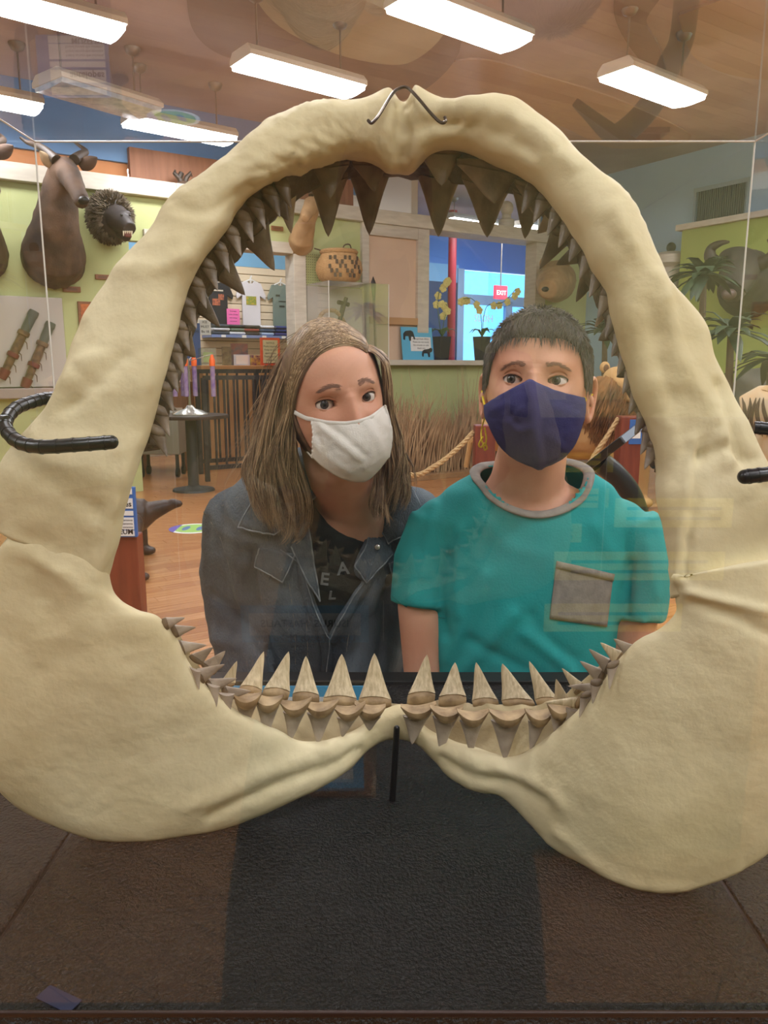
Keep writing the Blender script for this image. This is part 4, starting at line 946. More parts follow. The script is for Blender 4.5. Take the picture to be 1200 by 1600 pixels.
for P, sd, x in ((BSL, -1, .062), (BSR, 1, .375)):
    mb.tube([*P, (x, 1.13, .87), (x, 1.135, .78), (x, 1.13, .70)], [.038, .037, .036, .031, .027, .023], 14); hand(mb, (x, 1.13, .69), (0, -.05, -1), sd, .85)
for sx in (-1, 1): mb.tube([(.212+sx*.07, 1.165, .72), (.212+sx*.075, 1.16, .42), (.212+sx*.075, 1.175, .03)], [.065, .048, .036], 12)
vs, fs, ns = remesh(mb, .006, 3)
full = MB(); full.add(vs, fs); HB.mesh(full)
def ear(mb, H, sg, hgt=.029, z0=-.018, out=.016):
    base = Vector((sg*(H.a-.003), .012, z0)); rings = []
    for i in range(17):
        t = 2*math.pi*i/16; cy, cz = math.sin(t)*.017, math.cos(t)*hgt*(1 if math.cos(t) > 0 else 1.05)
        if cz < 0: cy *= .72
        c = base + Vector((sg*(out*(.55+.45*math.sin(t))*(.6 + .4*math.cos(t*.5)**2)), cy+.004, cz)); rad = .0036 if cz > -.015 else .0046
        d = Vector((0, math.cos(t), -math.sin(t))); e = Vector((sg, 0, 0)); f = Vector((0, math.sin(t), math.cos(t)))
        rings.append([H.w(c + e*(rad*math.cos(q)) + f*(rad*math.sin(q))) for q in [2*math.pi*k/8 for k in range(8)]])
    mb.loft(rings, cap=False)
    mb.ell(H.w(base + Vector((sg*.003, .006, 0))), (.006, .017, hgt*.92), 16, 12, H.R)
    mb.ell(H.w(base + Vector((sg*.008, -.004, -.004))), (.004, .005, .008), 10, 8, H.R)
for sg in (-1, 1): ear(full, HB, sg)
full.build('body', M_skinb, bo, True, 180)
HB.eye_parts(bo, (-.19, .02), mat('iris_hazel', (92, 88, 82), .15, (60, 56, 52), 900, spec=.8)); HB.brows(bo, mat('brow_light_brown', (146, 108, 86), .8), z0=.0165, arch=.004, n=150, thick=.004, length=.030)
# T-shirt
M_teal = mat('teal_jersey', (22, 158, 156), .8, (18, 146, 146), 10, .12, 300); M_grey = mat('grey_marl', (150, 144, 134), .85, (132, 126, 118), 60, .15, 300)
mb = MB(); mb.tube(BT, [(.070, .058), (.090, .066), (.128, .078), (.160, .09), (.164, .098), (.156, .098), (.150, .096), (.158, .10)], 30, up=(1, 0, 0))
mb.tube([(.09, 1.165, 1.11), *BSL[1:]], [.052, .050, .047], 18); mb.tube([(.37, 1.165, 1.11), *BSR[1:]], [.055, .052, .047], 18); mb.ell((.094, 1.165, 1.105), (.050, .054, .046), 16, 10); mb.ell((.358, 1.165, 1.102), (.052, .054, .046), 16, 10)
vs, fs, ns = remesh(mb, .0055, 4, lambda v, n: .0022*fbm((v.x*12, v.y*12, v.z*7), 1, 3))
TF = [([(700,870),(690,930),(696,990)], 9, -.007), ([(985,880),(980,940),(975,1000)], 9, -.007), ([(760,900),(735,960),(700,1030)], 10, .004), ([(800,960),(760,1010),(720,1050)], 12, .005), ([(820,990),(870,1030),(900,1060)], 8, .005), ([(830,960),(860,1000),(900,1030)], 8, -.003), ([(680,790),(668,850),(662,900)], 8, .003), ([(720,830),(714,900),(716,960)], 8, .003), ([(650,870),(640,930)], 8, .003), ([(1010,850),(1025,930)], 9, .003), ([(930,820),(950,860)], 12, .003), ([(750,800),(790,850),(850,870)], 14, .002), ([(735,1000),(790,1030),(840,1055)], 9, -.004)]
vs = px_feats(vs, ns, TF); bt = bvh_of(vs, fs)
RC = lambda th, k=1.0: Vector((.221+.078*k*math.sin(th), 1.1575-.0675*k*math.cos(th), 1.174-.036*math.cos(th)+.011*math.sin(th)**2))
cp = []
for i in range(36):
    th = 2*math.pi*i/36; r = bt.find_nearest(RC(th, 1.02)); q = r[0] + r[1]*.0015*(1 if r[1].dot(RC(th)-Vector((.221, 1.1575, 1.1))) > 0 else -1); cp.append(RC(th).lerp(q, .85))
fs2 = []
for f in fs:
    c = sum((Vector(vs[i]) for i in f), Vector())/len(f); th = math.atan2((c.x-.221)/.078, (1.1575-c.y)/.0675); e = math.hypot((c.x-.221)/.078, (c.y-1.1575)/.0675); k = int(round(th/(2*math.pi)*36)) % 36
    if e < 1.16 and c.z > cp[k].z - .001: continue
    fs2.append(f)
ts = obj('t_shirt', vs, fs2, M_teal, bo, True, 180, solid=.002)
cl = catmull([tuple(p) for p in cp[-3:] + cp + cp[:3]], 41*2+1)[6:6+72]; cp = [Vector(p) for p in cl]; back = [None, None]
lp = cp + back[1:-1]; rings = []
for i, p in enumerate(lp):
    t = (lp[(i+1) % len(lp)] - lp[i-1]).normalized(); cen = Vector((.217, 1.155, 1.17)); inn = (cen-p); inn = (inn - t*inn.dot(t)).normalized(); nn = t.cross(inn).normalized()
    rings.append([p + inn*(.0085*math.cos(a)) + nn*(.0034*math.sin(a)) for a in [2*math.pi*k/10 for k in range(10)]])
mb = MB(); mb.loft(rings, closed=True); mb.build('collar', M_grey, ts, True, 180)
pk = cloth(patch(bt, [(869, 877), (956, 897), (946, 979), (858, 966)], .0022, 1.08, 12, 12), 'chest_pocket', M_grey, ts, .002)
cloth(patch(bt, [(869, 876), (957, 896), (955, 907), (868, 887)], .0036, 1.08, 12, 2), 'pocket_hem', M_grey, pk, .002)
for ln in ([(613,931),(650,956),(696,966)], [(1056,984),(1030,994),(1000,1001)]): seam(bt, ln, .0012, .0006, 1.12, mat('teal_hem', (20, 130, 130), .8), ts, 'sleeve_hem')
M_short = mat('grey_shorts', (70, 72, 78), .85, (58, 60, 66), 10)
mb = MB(); mb.tube([(.215, 1.163, .78), (.213, 1.165, .70), (.212, 1.165, .64)], [(.138, .092), (.15, .098), (.14, .098)], 20, up=(1, 0, 0))
for sx in (-1, 1): mb.tube([(.212+sx*.075, 1.165, .70), (.212+sx*.08, 1.16, .44)], [.078, .072], 16)
vs, fs, ns = remesh(mb, .01, 3, lambda v, n: .004*fbm(v, 14, 2)); obj('shorts', vs, fs, M_short, bo, True, 180)
for sx in (-1, 1): shoe(.212+sx*.075, 1.165, mat('grey_trainer', (110, 110, 114), .7), bo, .9)
# blue mask
M_bmask = mat('navy_cotton', (36, 36, 98), .8, (29, 29, 84), 14, .12, 400)
BF = [([(828,598),(832,640),(836,680),(842,728)], 7, .005), ([(815,640),(802,660),(815,672),(830,668)], 5, .003), ([(800,650),(808,664)], 5, -.003), ([(812,676),(808,710)], 5, .0022), ([(770,640),(800,630)], 7, .0015), ([(870,640),(900,650)], 8, .0015), ([(860,680),(880,700)], 7, .0012), ([(778,655),(790,690)], 6, -.0015)]
bm, rows = mask(HB, [(757,633),(790,613),(828,597),(870,611),(913,622)], [(764,664),(779,694),(803,716),(840,730),(876,718),(898,694),(912,656)], 0, BF, M_bmask, bo, -3, 2, cen=(0, -.018, -.05), rad=(.0735, .098, .085))
M_yel = mat('yellow_elastic', (228, 206, 40), .6)
e0 = HB.w((-.076, .0, -.05))
mb = MB(); q = rows[20][0]
mb.tube([Vector(p) for p in catmull([q, PY(753, 668, 1.09), PY(752, 685, 1.085), PY(757, 697, 1.083), PY(760, 685, 1.083), PY(757, 668, 1.088)], 24)], .0011, 6); mb.tube([Vector(p) for p in catmull([PY(755, 682, 1.083), PY(748, 694, 1.082), PY(752, 699, 1.082), PY(757, 692, 1.082), PY(761, 700, 1.082), PY(757, 703, 1.082), PY(755, 692, 1.082)], 24)], .0011, 6)
mb.build('strap', M_yel, bm, True)
mb = MB(); mb.tube([rows[0][-1], PY(916, 626, 1.09), HB.w((.078, .012, -.012))], [(.0008, .0022)]*3, 6, up=(0, -1, 0)); mb.build('strap', M_yel, bm, True)
mb = MB(); mb.tube([rows[0][0], HB.w((-.076, .005, -.02)), HB.w((-.078, .014, -.012))], [(.0008, .0018)]*3, 6, up=(0, -1, 0)); mb.build('strap', M_yel, bm, True)
# short hair
M_bh = mat('short_dark_hair', (96, 82, 74), .45, (60, 50, 46), 60, spec=.5); M_bh0 = mat('dark_hair_under', (58, 48, 44), .7)
def hairline(ph):
    a = abs(ph)
    for x0, y0, x1, y1 in ((0, .054, .55, .055), (.55, .055, .85, .046), (.85, .046, 1.02, .030), (1.02, .030, 1.12, -.004), (1.12, -.004, 1.35, -.012), (1.35, -.012, 1.55, .002), (1.55, .002, 1.85, .0), (1.85, .0, 2.1, -.05), (2.1, -.05, 3.2, -.065)):
        if x0 <= a <= x1: return y0 + (y1-y0)*(a-x0)/(x1-x0)
    return -.06
mb = MB(); rws = []
for i in range(19):
    r = []
    for j in range(73):
        ph = -math.pi + 2*math.pi*j/72; zl = hairline(ph); l0 = math.asin(max(-.95, min(.95, zl/(HB.top if zl > 0 else HB.chin)))); la = l0 + (math.pi/2-.01-l0)*i/18
        r.append(HB.point(ph, la, .0035*min(1, i/2)+.0005))
    rws.append(r)
mb.sheet(rws); bh = mb.build('hair', M_bh0, bo, True, 180, solid=.002)
mb = MB()
for i in range(5200):
    ph = random.uniform(-math.pi, math.pi); zl = hairline(ph); la = math.asin(random.uniform(-.6, .999)); x, y, z = HB.shape(ph, la)
    if z < zl - .001: continue
    top = max(0, min(1, (z-.02)/.06)); L = .012 + .016*top*random.uniform(.6, 1.1)
    p = Vector((x, y, z)); n = Vector((x/HB.a**2, y/HB.b**2, z/HB.top**2)).normalized()
    comb = Vector((x*2.0 + .25*(x > 0) - .12, -1.2 if z > .03 else -.15, -.3 if z > .06 else -1.1)) + Vector((random.gauss(0, .22), random.gauss(0, .22), random.gauss(0, .15)))
    t = (comb - n*comb.dot(n)).normalized(); pts = []
    for q in range(5):
        s = q/4; pts.append(p + t*(L*s) + n*(.0025 + .0085*s*top*(1-.55*s) + .002*s + .0015*random.random()*(1-s)))
        if q and z > 0: pts[-1].z -= .004*s*s*(1-top)
    pts = [HB.push(HB.w(q), 1.035) if k else HB.w(q) for k, q in enumerate(pts)]
    mb.tube(pts, [.0006, .00065, .0006, .0004, .0001], 3, cap=False)
mb.build('hair_strands', M_bh, bh, True, 180)
# ================================================================== BEHIND THEM: MOUNTS ON THE LONG WALL
def zf(px, py, w): return PW(px, py, w)
M_eland = mat('eland_dark_coat', (104, 78, 60), .8, (70, 52, 42), 6, .3, 60); M_horn = mat('dark_horn', (74, 58, 46), .5, (48, 38, 30), 20, .4, 40); M_earin = mat('ear_pale', (176, 150, 116), .8); M_nose = mat('nose_dark', (34, 28, 26), .4)
M_tan = mat('tan_coat', (188, 150, 108), .85, (160, 122, 84), 6, .3, 60)
def antelope(label, P, m, voxel=.018, horns=(), ears=(), nose=None, muzzle=None, group=None):
    """P: list of (px, py, w, radius)"""
    base = PW(P[0][0], P[0][1], WALL-.01); t = thing('trophy_head', label, 'trophy head', base, group)
    mb = MB(); mb.tube([PW(x, y, w) for x, y, w, r in P], [r for *_, r in P], 20)
    if muzzle: mb.tube([PW(x, y, w) for x, y, w, r in muzzle], [r for *_, r in muzzle], 18)
    vs, fs, ns = remesh(mb, voxel, 3, lambda v, n: .008*fbm(v, 9, 2))
    vs = [v - E2*max(0, v.dot(E2)-(WALL-.004)) for v in vs]
    obj('neck_and_head', vs, fs, m, t, True, 180)
    for h in horns: mb = MB(); C = catmull([tuple(PW(*q[:3])) for q in h], 20); mb.tube([Vector(p) for p in C], [h[0][3]*(1-.8*i/19) for i in range(20)], 10); mb.build('horn', M_horn, t, True, 60)
    for e in ears:
        a, b = PW(*e[0]), PW(*e[1]); d = b-a; n = d.cross(E2).normalized(); mb = MB(); rg = []
        for i in range(9):
            s = i/8; w = e[2]*math.sin(math.pi*min(.98, .12+.86*s))**.8; c = a+d*s; rg.append([c + n*(w*math.cos(q)) + E2*(w*.35*math.sin(q) + w*.25*abs(math.cos(q))) for q in [2*math.pi*k/10 for k in range(10)]])
        mb.loft(rg); mb.build('ear', e[3] if len(e) > 3 else m, t, True, 60)
    if nose: mb = MB(); mb.ell(PW(*nose[:3]), (nose[3], nose[3]*.7, nose[3]*.7), 12, 8); mb.build('nose', M_nose, t, True)
    return t
el = antelope('dark brown spiral-horned antelope head mounted on the green wall beside the baboon', [(84, 405, 8.39, .30), (84, 395, 8.2, .29), (88, 350, 8.0, .21), (93, 300, 7.9, .155), (100, 262, 7.82, .12)], M_eland,
    horns=[[(88, 250, 7.75, .05), (72, 236, 7.85, .05), (55, 226, 7.95, .05), (42, 222, 8.0, .05), (31, 214, 8.0, .05)], [(116, 250, 7.72, .05), (126, 242, 7.85, .05), (134, 238, 7.95, .05), (130, 232, 8.05, .05), (116, 222, 8.1, .05)]],
    ears=[((84, 262, 7.8), (62, 236, 7.75), .05, M_earin), ((126, 262, 7.75), (152, 246, 7.7), .06)], muzzle=[(100, 262, 7.82, .11), (110, 276, 7.65, .10), (121, 298, 7.45, .075), (128, 314, 7.32, .065), (129, 320, 7.28, .045)], nose=(131, 313, 7.25, .05), group='heads on the long wall')
mb = MB(); mb.ell(PW(113, 280, 7.57), (.022, .022, .022), 10, 8); mb.build('eye', M_pupil, el, True)
c2 = copy_tree(el); c2.location = el.location + (PW(-42, 396, 8.3)-PW(84, 405, 8.3)); c2['label'] = 'dark antelope head cut off by the left edge, its ear and chest showing'
antelope('small tan antelope head on the wall glimpsed between the upper left teeth', [(470, 382, 8.39, .15), (471, 372, 8.25, .14), (480, 345, 8.1, .10), (488, 318, 8.0, .09)], M_tan, horns=[[(486, 305, 7.95, .03), (484, 290, 8.0, .03), (480, 278, 8.05, .03)]], ears=[((494, 306, 7.95), (504, 296, 7.95), .04)], muzzle=[(488, 318, 8.0, .09), (482, 330, 7.85, .07), (476, 342, 7.75, .05)], group='heads on the long wall')
antelope('tan big cat head on the wall glimpsed between the right upper teeth', [(868, 440, 8.39, .30), (868, 440, 8.2, .27), (862, 444, 8.0, .22), (856, 452, 7.85, .13)], M_tan, ears=[((852, 416, 8.05), (846, 404, 8.05), .07), ((884, 416, 8.05), (890, 404, 8.05), .07)], nose=(852, 452, 7.72, .05), group='heads on the long wall')
# little antlers on the ledge
t = thing('antlers', 'small dark antlers standing on the white ledge by the wood panel', 'antlers', PW(287, 290, WALL-.04))
for pts in ([(284, 288), (280, 278), (272, 270), (274, 266)], [(288, 288), (291, 278), (298, 270), (300, 276)], [(280, 279), (284, 270)]):
    mb = MB(); mb.tube([PW(x, y, WALL-.02) for x, y in pts], [.03, .028, .02, .01][:len(pts)], 8); mb.build('antler', M_horn, t, True)
mb = MB(); mb.ell(PW(286, 290, WALL-.02), (.07, .06, .05), 12, 8); mb.build('skull_cap', M_eland, t, True)
# baboon
bb = thing('baboon_head', 'shaggy grey-brown baboon head with bared teeth mounted on the green wall', 'trophy head', PW(172, 340, WALL-.01), 'heads on the long wall')
M_fur = mat('baboon_fur', (120, 104, 84), .85, (74, 64, 52), 20); M_face = mat('baboon_face', (52, 46, 46), .5, (72, 62, 58), 12)
bc = PW(172, 340, 8.18); mb = MB(); mb.ell(bc, (.19, .2, .22), 24, 16); mb.tube([PW(182, 340, 8.05), PW(196, 352, 7.86), PW(203, 358, 7.78)], [.13, .085, .065], 16); mb.ell(PW(190, 333, 7.93), (.10, .05, .03), 12, 8); mb.tube([PW(190, 362, 8.0), PW(198, 370, 7.86)], [.07, .05], 12)
vs, fs, ns = remesh(mb, .013, 2); obj('face', vs, fs, M_face, bb, True, 180)
mb = MB()
for i in range(3200):
    v = Vector((random.gauss(0, 1), random.gauss(0, 1), random.gauss(0, 1))).normalized(); fd = (PW(200, 352, 7.8)-bc).normalized()
    if v.dot(fd) > .72: continue
    p = bc + Vector((v.x*.175, v.y*.185, v.z*.20)); L = random.uniform(.04, .08); q = v + Vector((0, 0, -.35)) - fd*.35 + Vector((random.gauss(0, .2), random.gauss(0, .2), random.gauss(0, .2)))
    if p.dot(E2) > WALL-.06: continue
    e = p + q.normalized()*L; e -= E2*max(0, e.dot(E2)-(WALL-.01)); mb.tube([p, (p+e)/2+v*.008, e], [.008, .007, .002], 3, cap=False)
mb.build('fur', M_fur, bb, True)
for px, py in ((190, 336), (203, 336)): mb = MB(); mb.ell(PW(px, py, 7.83), (.013, .012, .012), 10, 8); mb.build('eye', M_pupil, bb, True)
mb = MB(); mb.box(PW(200, 366, 7.79), (.07, .03, .055), (E1, E2, EZ)); mb.build('open_mouth', mat('mouth_red', (120, 60, 54), .5), bb, bevel=.01)
for k in range(5): mb = MB(); mb.tube([PW(193+k*3.2, 361, 7.765), PW(193+k*3.2, 365 if k in (1, 2, 3) else 369, 7.76)], [.009, .003], 6); mb.build('tooth', mat('animal_teeth', (226, 214, 184), .4), bb, True)
# plaques and picture
M_plq = mat('wood_plaque', (150, 96, 58), .5, (126, 78, 46), 20)
def plq(px, py, w, h, lab):
    t = thing('name_plaque', lab, 'plaque', PW(px, py, WALL-.01), 'name plaques on the green wall'); mb = MB(); c = PW(px, py, WALL-.012); mb.box(c, (w, .022, h), (E1, E2, EZ)); mb.build('board', M_plq, t, bevel=.004)
    mb = MB(); mb.box(c-E2*.012, (w*.6, .003, h*.45), (E1, E2, EZ)); mb.build('label', mat('plaque_brass', (112, 70, 40), .4), t)
plq(112, 452, .17, .055, 'small wooden plaque under the dark spiral-horned antelope'); plq(160, 433, .14, .05, 'small wooden plaque under the baboon head'); plq(433, 357, .15, .05, 'small wooden plaque left of the tan antelope head')
t = thing('picture_frame', 'small brown framed picture half hidden by the left jaw arm', 'picture', PW(140, 492, WALL-.01)); c = PW(140, 492, WALL-.012); mb = MB(); mb.box(c, (.22, .022, .26), (E1, E2, EZ)); mb.build('frame', M_plq, t, bevel=.004); mb = MB(); mb.box(c-E2*.012, (.17, .003, .21), (E1, E2, EZ)); mb.build('picture', mat('orange_print', (206, 120, 60), .6, (150, 60, 40), 12), t)
# sheathed daggers on a white panel
t = thing('dagger_display', 'white acrylic-fronted wall panel holding two sheathed daggers', 'panel', PW(40, 600, WALL-.02)); a = PW(-60, 606, WALL-.03); b = PW(96, 466, WALL-.03)
mb = MB(); cc = (a+b)/2; mb.box(cc, ((b-a).dot(E1), .04, abs(b.z-a.z)), (E1, E2, EZ)); mb.build('board', mat('panel_white', (214, 204, 198), .5), t, bevel=.005)
mb = MB(); mb.box(cc-E2*.06+Vector((0, 0, 0)), ((b-a).dot(E1), .004, abs(b.z-a.z)), (E1, E2, EZ)); mb.build('cover', glass('panel_cover', (.97, .97, .97), 1.0), t)
mb = MB(); mb.box(Vector((cc.x, cc.y, min(a.z, b.z)-.06))-E2*.03, ((b-a).dot(E1), .16, .10), (E1, E2, EZ)); mb.build('bottom_shelf', mat('panel_shelf_grey', (168, 152, 140), .6), t, bevel=.01)
M_sh = [mat('sheath_leather', (132, 104, 66), .7, (92, 70, 46), 20), mat('sheath_green', (96, 100, 84), .7), mat('sheath_red', (120, 62, 46), .7)]
def dagger(lab, p0, p1):
    t = thing('dagger', lab, 'dagger', PW(*p1, WALL-.07), 'daggers on the white panel'); A, B = PW(*p0, WALL-.07), PW(*p1, WALL-.07); d = B-A
    for k, (s0, s1, r0, r1, m) in enumerate([(0, .08, .045, .05, 1), (.08, .30, .045, .042, 1), (.30, .36, .055, .055, 0), (.36, .62, .04, .042, 0), (.62, .68, .055, .055, 2), (.68, .86, .038, .036, 0), (.86, 1.0, .05, .042, 2)]):
        mb = MB(); mb.tube([A+d*s0, A+d*(s0+s1)/2, A+d*s1], [r0, (r0+r1)/2*1.05, r1], 10); mb.build(('pommel', 'grip', 'collar', 'sheath', 'band', 'sheath', 'chape')[k], M_sh[m], t, True, 50)
    for k in range(4):
        q = A + d*(.4+.17*k); mb = MB(); mb.tube([q, q+Vector((.05, 0, -.05)), q+Vector((.05, 0, -.11))], [.006, .005, .003], 5); mb.build('tassel', M_sh[0], t)
dagger('longer sheathed dagger on the white panel, left of the pair', (54, 486), (2, 592)); dagger('shorter sheathed dagger on the white panel, right of the pair', (80, 504), (38, 606))

# ------------------------------------------------------------------ basket, small case and spear
kb = thing('woven_basket', 'round tan woven basket with dark stitched pattern on the small clear case', 'basket', PW(530, 443, WALL-.3)); c = PW(530, 443, WALL-.3); R_ = .275
M_bask = mat('basket_straw', (206, 164, 112), .8, (182, 138, 90), 30, .5, 60, stretch=(1, 1, 5)); M_bdk = mat('basket_dark_stitch', (92, 76, 58), .8)
S_ = (PW(530, 395, WALL-.3).z - c.z)
mb = MB(); mb.lathe([(R_*.55, .0), (R_*.86, S_*.12), (R_*1.0, S_*.42), (R_*.95, S_*.68), (R_*.74, S_*.95), (R_*.70, S_*1.0), (R_*.64, S_*.97)], c, 40); mb.build('bowl', M_bask, kb, True, 60)
mb = MB(); mb.lathe([(R_*.66, S_*.96), (R_*.78, S_*.95), (R_*.82, S_*1.02), (R_*.76, S_*1.08), (R_*.64, S_*1.06)], c, 40); mb.build('rim', M_bask, kb, True, 60)
mb = MB(); mb.tube([Vector(p) for p in catmull([c+Vector((.05, -.1, S_*1.04)), c+Vector((.07, -.1, S_*1.2)), c+Vector((.13, -.1, S_*1.22)), c+Vector((.15, -.1, S_*1.05))], 16)], .008, 6); mb.tube([c+Vector((-.2, -.05, S_*1.05)), c+Vector((-.28, -.05, S_*1.12))], .008, 6); mb.build('handle', M_bdk, kb, True)
for k in range(7):
    for q in range(5):
        an = -1.9 + k*.22 + (q % 2)*.08; zz = S_*(.2 + .14*q); rr = R_*(1.015 if .3 < zz/S_ < .7 else .97 if zz/S_ < .3 else .95)
        if (k+q) % 3 == 0: continue
        mb = MB(); mb.box(c + Vector((rr*math.cos(an), rr*math.sin(an), zz)), (.006, .03, .045), (Vector((math.cos(an), math.sin(an), 0)), Vector((-math.sin(an), math.cos(an), 0)), EZ)); mb.build('stitch', M_bdk, kb)
t = thing('wall_case', 'small clear acrylic wall case under the basket holding a dagger and a rope', 'display case', PW(525, 560, WALL-.02)); x0, x1 = PW(476, 500, WALL).dot(E1), PW(566, 500, WALL).dot(E1); z0, z1 = zof(525, 590), c.z-.008
M_sc = glass('small_case_acrylic', (.96, .96, .96), 1.2, 0, .03, (.9, .88, .84))
for (u0, u1, w0, w1, a, b) in [(x0, x1, WALL-.60, WALL-.595, z0, z1), (x0, x0+.005, WALL-.6, WALL-.02, z0, z1), (x1-.005, x1, WALL-.6, WALL-.02, z0, z1), (x0, x1, WALL-.6, WALL-.02, z1-.004, z1)]: uw_box('pane', u0, u1, w0, w1, a, b, M_sc, t)
uw_box('back_board', x0+.02, x1-.02, WALL-.04, WALL-.02, z0, z1-.01, mat('case_back_grey', (206, 200, 190), .7), t); uw_box('shelf', x0, x1, WALL-.6, WALL-.02, z0-.05, z0, M_white, t)
for e in ((x0, WALL-.6), (x1, WALL-.6)): mb = MB(); mb.tube([UW(e[0], e[1], z0), UW(e[0], e[1], z1)], .005, 4); mb.build('edge', M_edge, t)
t = thing('short_sword', 'dark short sword with a cross-shaped hilt in the small wall case', 'sword', PW(520, 560, WALL-.25)); w_ = WALL-.25
mb = MB(); mb.tube([PW(541, 465, w_), PW(536, 480, w_), PW(530, 505, w_)], [.022, .03, .028], 8); mb.build('hilt', M_horn, t, True); mb = MB(); mb.tube([PW(528, 472, w_), PW(545, 476, w_)], [.025, .025], 8); mb.build('guard', M_horn, t, True)
mb = MB(); mb.tube([PW(530, 505, w_), PW(523, 535, w_), PW(515, 570, w_)], [(.01, .03), (.01, .028), (.006, .008)], 8); mb.build('blade', mat('blade_iron', (110, 98, 86), .4, metal=.6), t, True)
mb = MB(); mb.tube([Vector(p) for p in catmull([PW(494, 560, w_), PW(495, 515, w_), PW(503, 490, w_), PW(520, 485, w_), PW(532, 494, w_), PW(545, 520, w_), PW(556, 560, w_)], 30)], .024, 8); tag(mb.build('rope_coil', mat('old_rope', (196, 170, 136), .9, (160, 134, 100), 40), None, True), 'pale curved rope behind the short sword in the wall case', 'rope')
t = thing('spear', 'long thin spear with a dark leaf-shaped blade leaning on the wall', 'spear', PW(596, 900, WALL-.3)); a = PW(583, 432, WALL-.2); b = PW(594, 780, WALL-.45); b.z = .02; m_ = a + (b-a)*.12
mb = MB(); mb.tube([m_, b], .016, 8); mb.build('shaft', mat('spear_shaft', (140, 92, 58), .5), t, True); mb = MB(); mb.tube([a, a+(b-a)*.03, a+(b-a)*.075, m_], [(.003, .003), (.035, .012), (.03, .012), (.014, .014)], 10, up=E1); mb.build('blade', mat('spear_iron', (70, 64, 60), .4, metal=.5), t, True)
t = thing('pegboard', 'pale green pegboard square on the wall left of the basket', 'pegboard', PW(489, 420, WALL-.01)); cc = PW(490, 420, WALL-.012); mb = MB(); mb.box(cc, (.24, .014, .36), (E1, E2, EZ)); mb.build('board', M_green, t)
mb = MB()
for i in range(8):
    for j in range(12): mb.lathe([(.005, 0), (.005, .003)], cc + E1*(-.10+.0285*i) + EZ*(-.16+.029*j) - E2*.0085, 6, ax=(E1, EZ, E2))
o = mb.build('holes', mat('hole_dark', (70, 72, 50), .8), t); o['kind'] = 'stuff'
# ------------------------------------------------------------------ sill: printed sign and orchids
zs = z_sill+.029
t = thing('sill_sign', 'light blue sign with black elephant and lion silhouettes on the sill', 'sign', PW(654, 563, WALL-.12)); ws = WALL-.10
A = PW(630, 563, ws); ux = PW(678, 563, ws).dot(E1)-A.dot(E1); hz = PW(654, 511, ws).z - zs; A.z = zs
def sp(u, v, o=0): return A + E1*(u*ux) + EZ*(v*hz) + E2*(v*.06 - o)
mb = MB(); mb.prism([sp(0, 0), sp(1, 0), sp(1, 1), sp(0, 1)], E2*.012); mb.build('board', mat('sign_sky_blue', (92, 184, 222), .5), t)
mb = MB(); mb.prism([sp(.27, .27, .004), sp(.93, .27, .004), sp(.93, .70, .004), sp(.27, .70, .004)], E2*.003); mb.build('label', M_cardw, t)
EL = [(.05,.62),(.10,.60),(.12,.72),(.22,.72),(.24,.58),(.29,.58),(.31,.72),(.36,.70),(.40,.62),(.43,.64),(.40,.76),(.37,.86),(.30,.90),(.14,.88),(.06,.80)]
LN = [(.62,.10),(.66,.10),(.68,.20),(.80,.20),(.82,.09),(.87,.09),(.88,.22),(.95,.26),(.97,.34),(.92,.38),(.84,.34),(.70,.32),(.64,.28),(.61,.18)]
for P_, nm in ((EL, 'elephant_print'), (LN, 'lion_print')): mb = MB(); mb.prism([sp(u, v, .005) for u, v in P_], E2*.003); mb.build(nm, M_ink, t)
for k, s in enumerate(['Animals from Africa', 'Please do not touch', 'the mounts or rails', 'thank you']): text('print_line', s, .032, M_ink, t, sp(.60, .62-.095*k, .0055), E1, EZ + E2*.06/hz*0, 'CENTER', .0003)
M_pot = mat('black_pot', (28, 30, 38), .5); M_leaf = mat('orchid_leaf', (58, 92, 52), .5, (76, 110, 60), 10); M_flow = mat('orchid_yellow', (224, 212, 130), .6)
def orchid(lab, px, py0, stems):
    ws = WALL-.02; c = PW(px, 563, ws); c.z = zs; t = thing('potted_orchid', lab, 'plant', c, 'orchids on the sill'); h = PW(px, py0, ws).z - zs
    mb = MB(); mb.loft([[c + E1*(sx*r_) + E2*(sy*r_) + EZ*z for sx, sy in ((-1,-1),(1,-1),(1,1),(-1,1))] for r_, z in ((.065, 0), (.088, h), (.075, h), (.07, h*.9))]); mb.build('pot', M_pot, t)
    for k in range(5):
        an = k*1.3; d = Vector((math.cos(an), math.sin(an)*.6, 0)); mb = MB(); rg = []
        mb.tube([c+EZ*h, c+EZ*(h+.09)+d*.06, c+EZ*(h+.10)+d*.14, c+EZ*(h+.05)+d*.20], [(.004, .012), (.006, .028), (.006, .026), (.002, .004)], 8); mb.build('leaf', M_leaf, t, True)
    for st in stems:
        P = [c+EZ*h] + [PW(x, y, ws-.05) for x, y in st]; C = [Vector(p) for p in catmull([tuple(p) for p in P], 24)]; mb = MB(); mb.tube(C, .005, 6); mb.build('stem', M_leaf, t, True)
        for k in range(5):
            q = C[23-k*3] + Vector((random.gauss(0, .03), random.gauss(0, .02), -.03)); mb = MB()
            for a in range(5): an = a*2*math.pi/5 + k; mb.ell(q + E1*(.03*math.cos(an)) + EZ*(.03*math.sin(an)), (.026, .008, .026), 8, 5)
            mb.ell(q-E2*.012, (.012, .012, .012), 8, 5); mb.build('flower', M_flow, t, True)
orchid('potted orchid with cream yellow flowers beside the blue sill sign', 690, 526, [[(686, 500), (684, 470), (690, 446), (702, 436)], [(694, 500), (700, 480), (690, 472)]])
orchid('potted orchid in front of the bright glass doors', 752, 526, [[(752, 500), (748, 480), (736, 466), (720, 468)], [(760, 480), (786, 472), (806, 452)]])
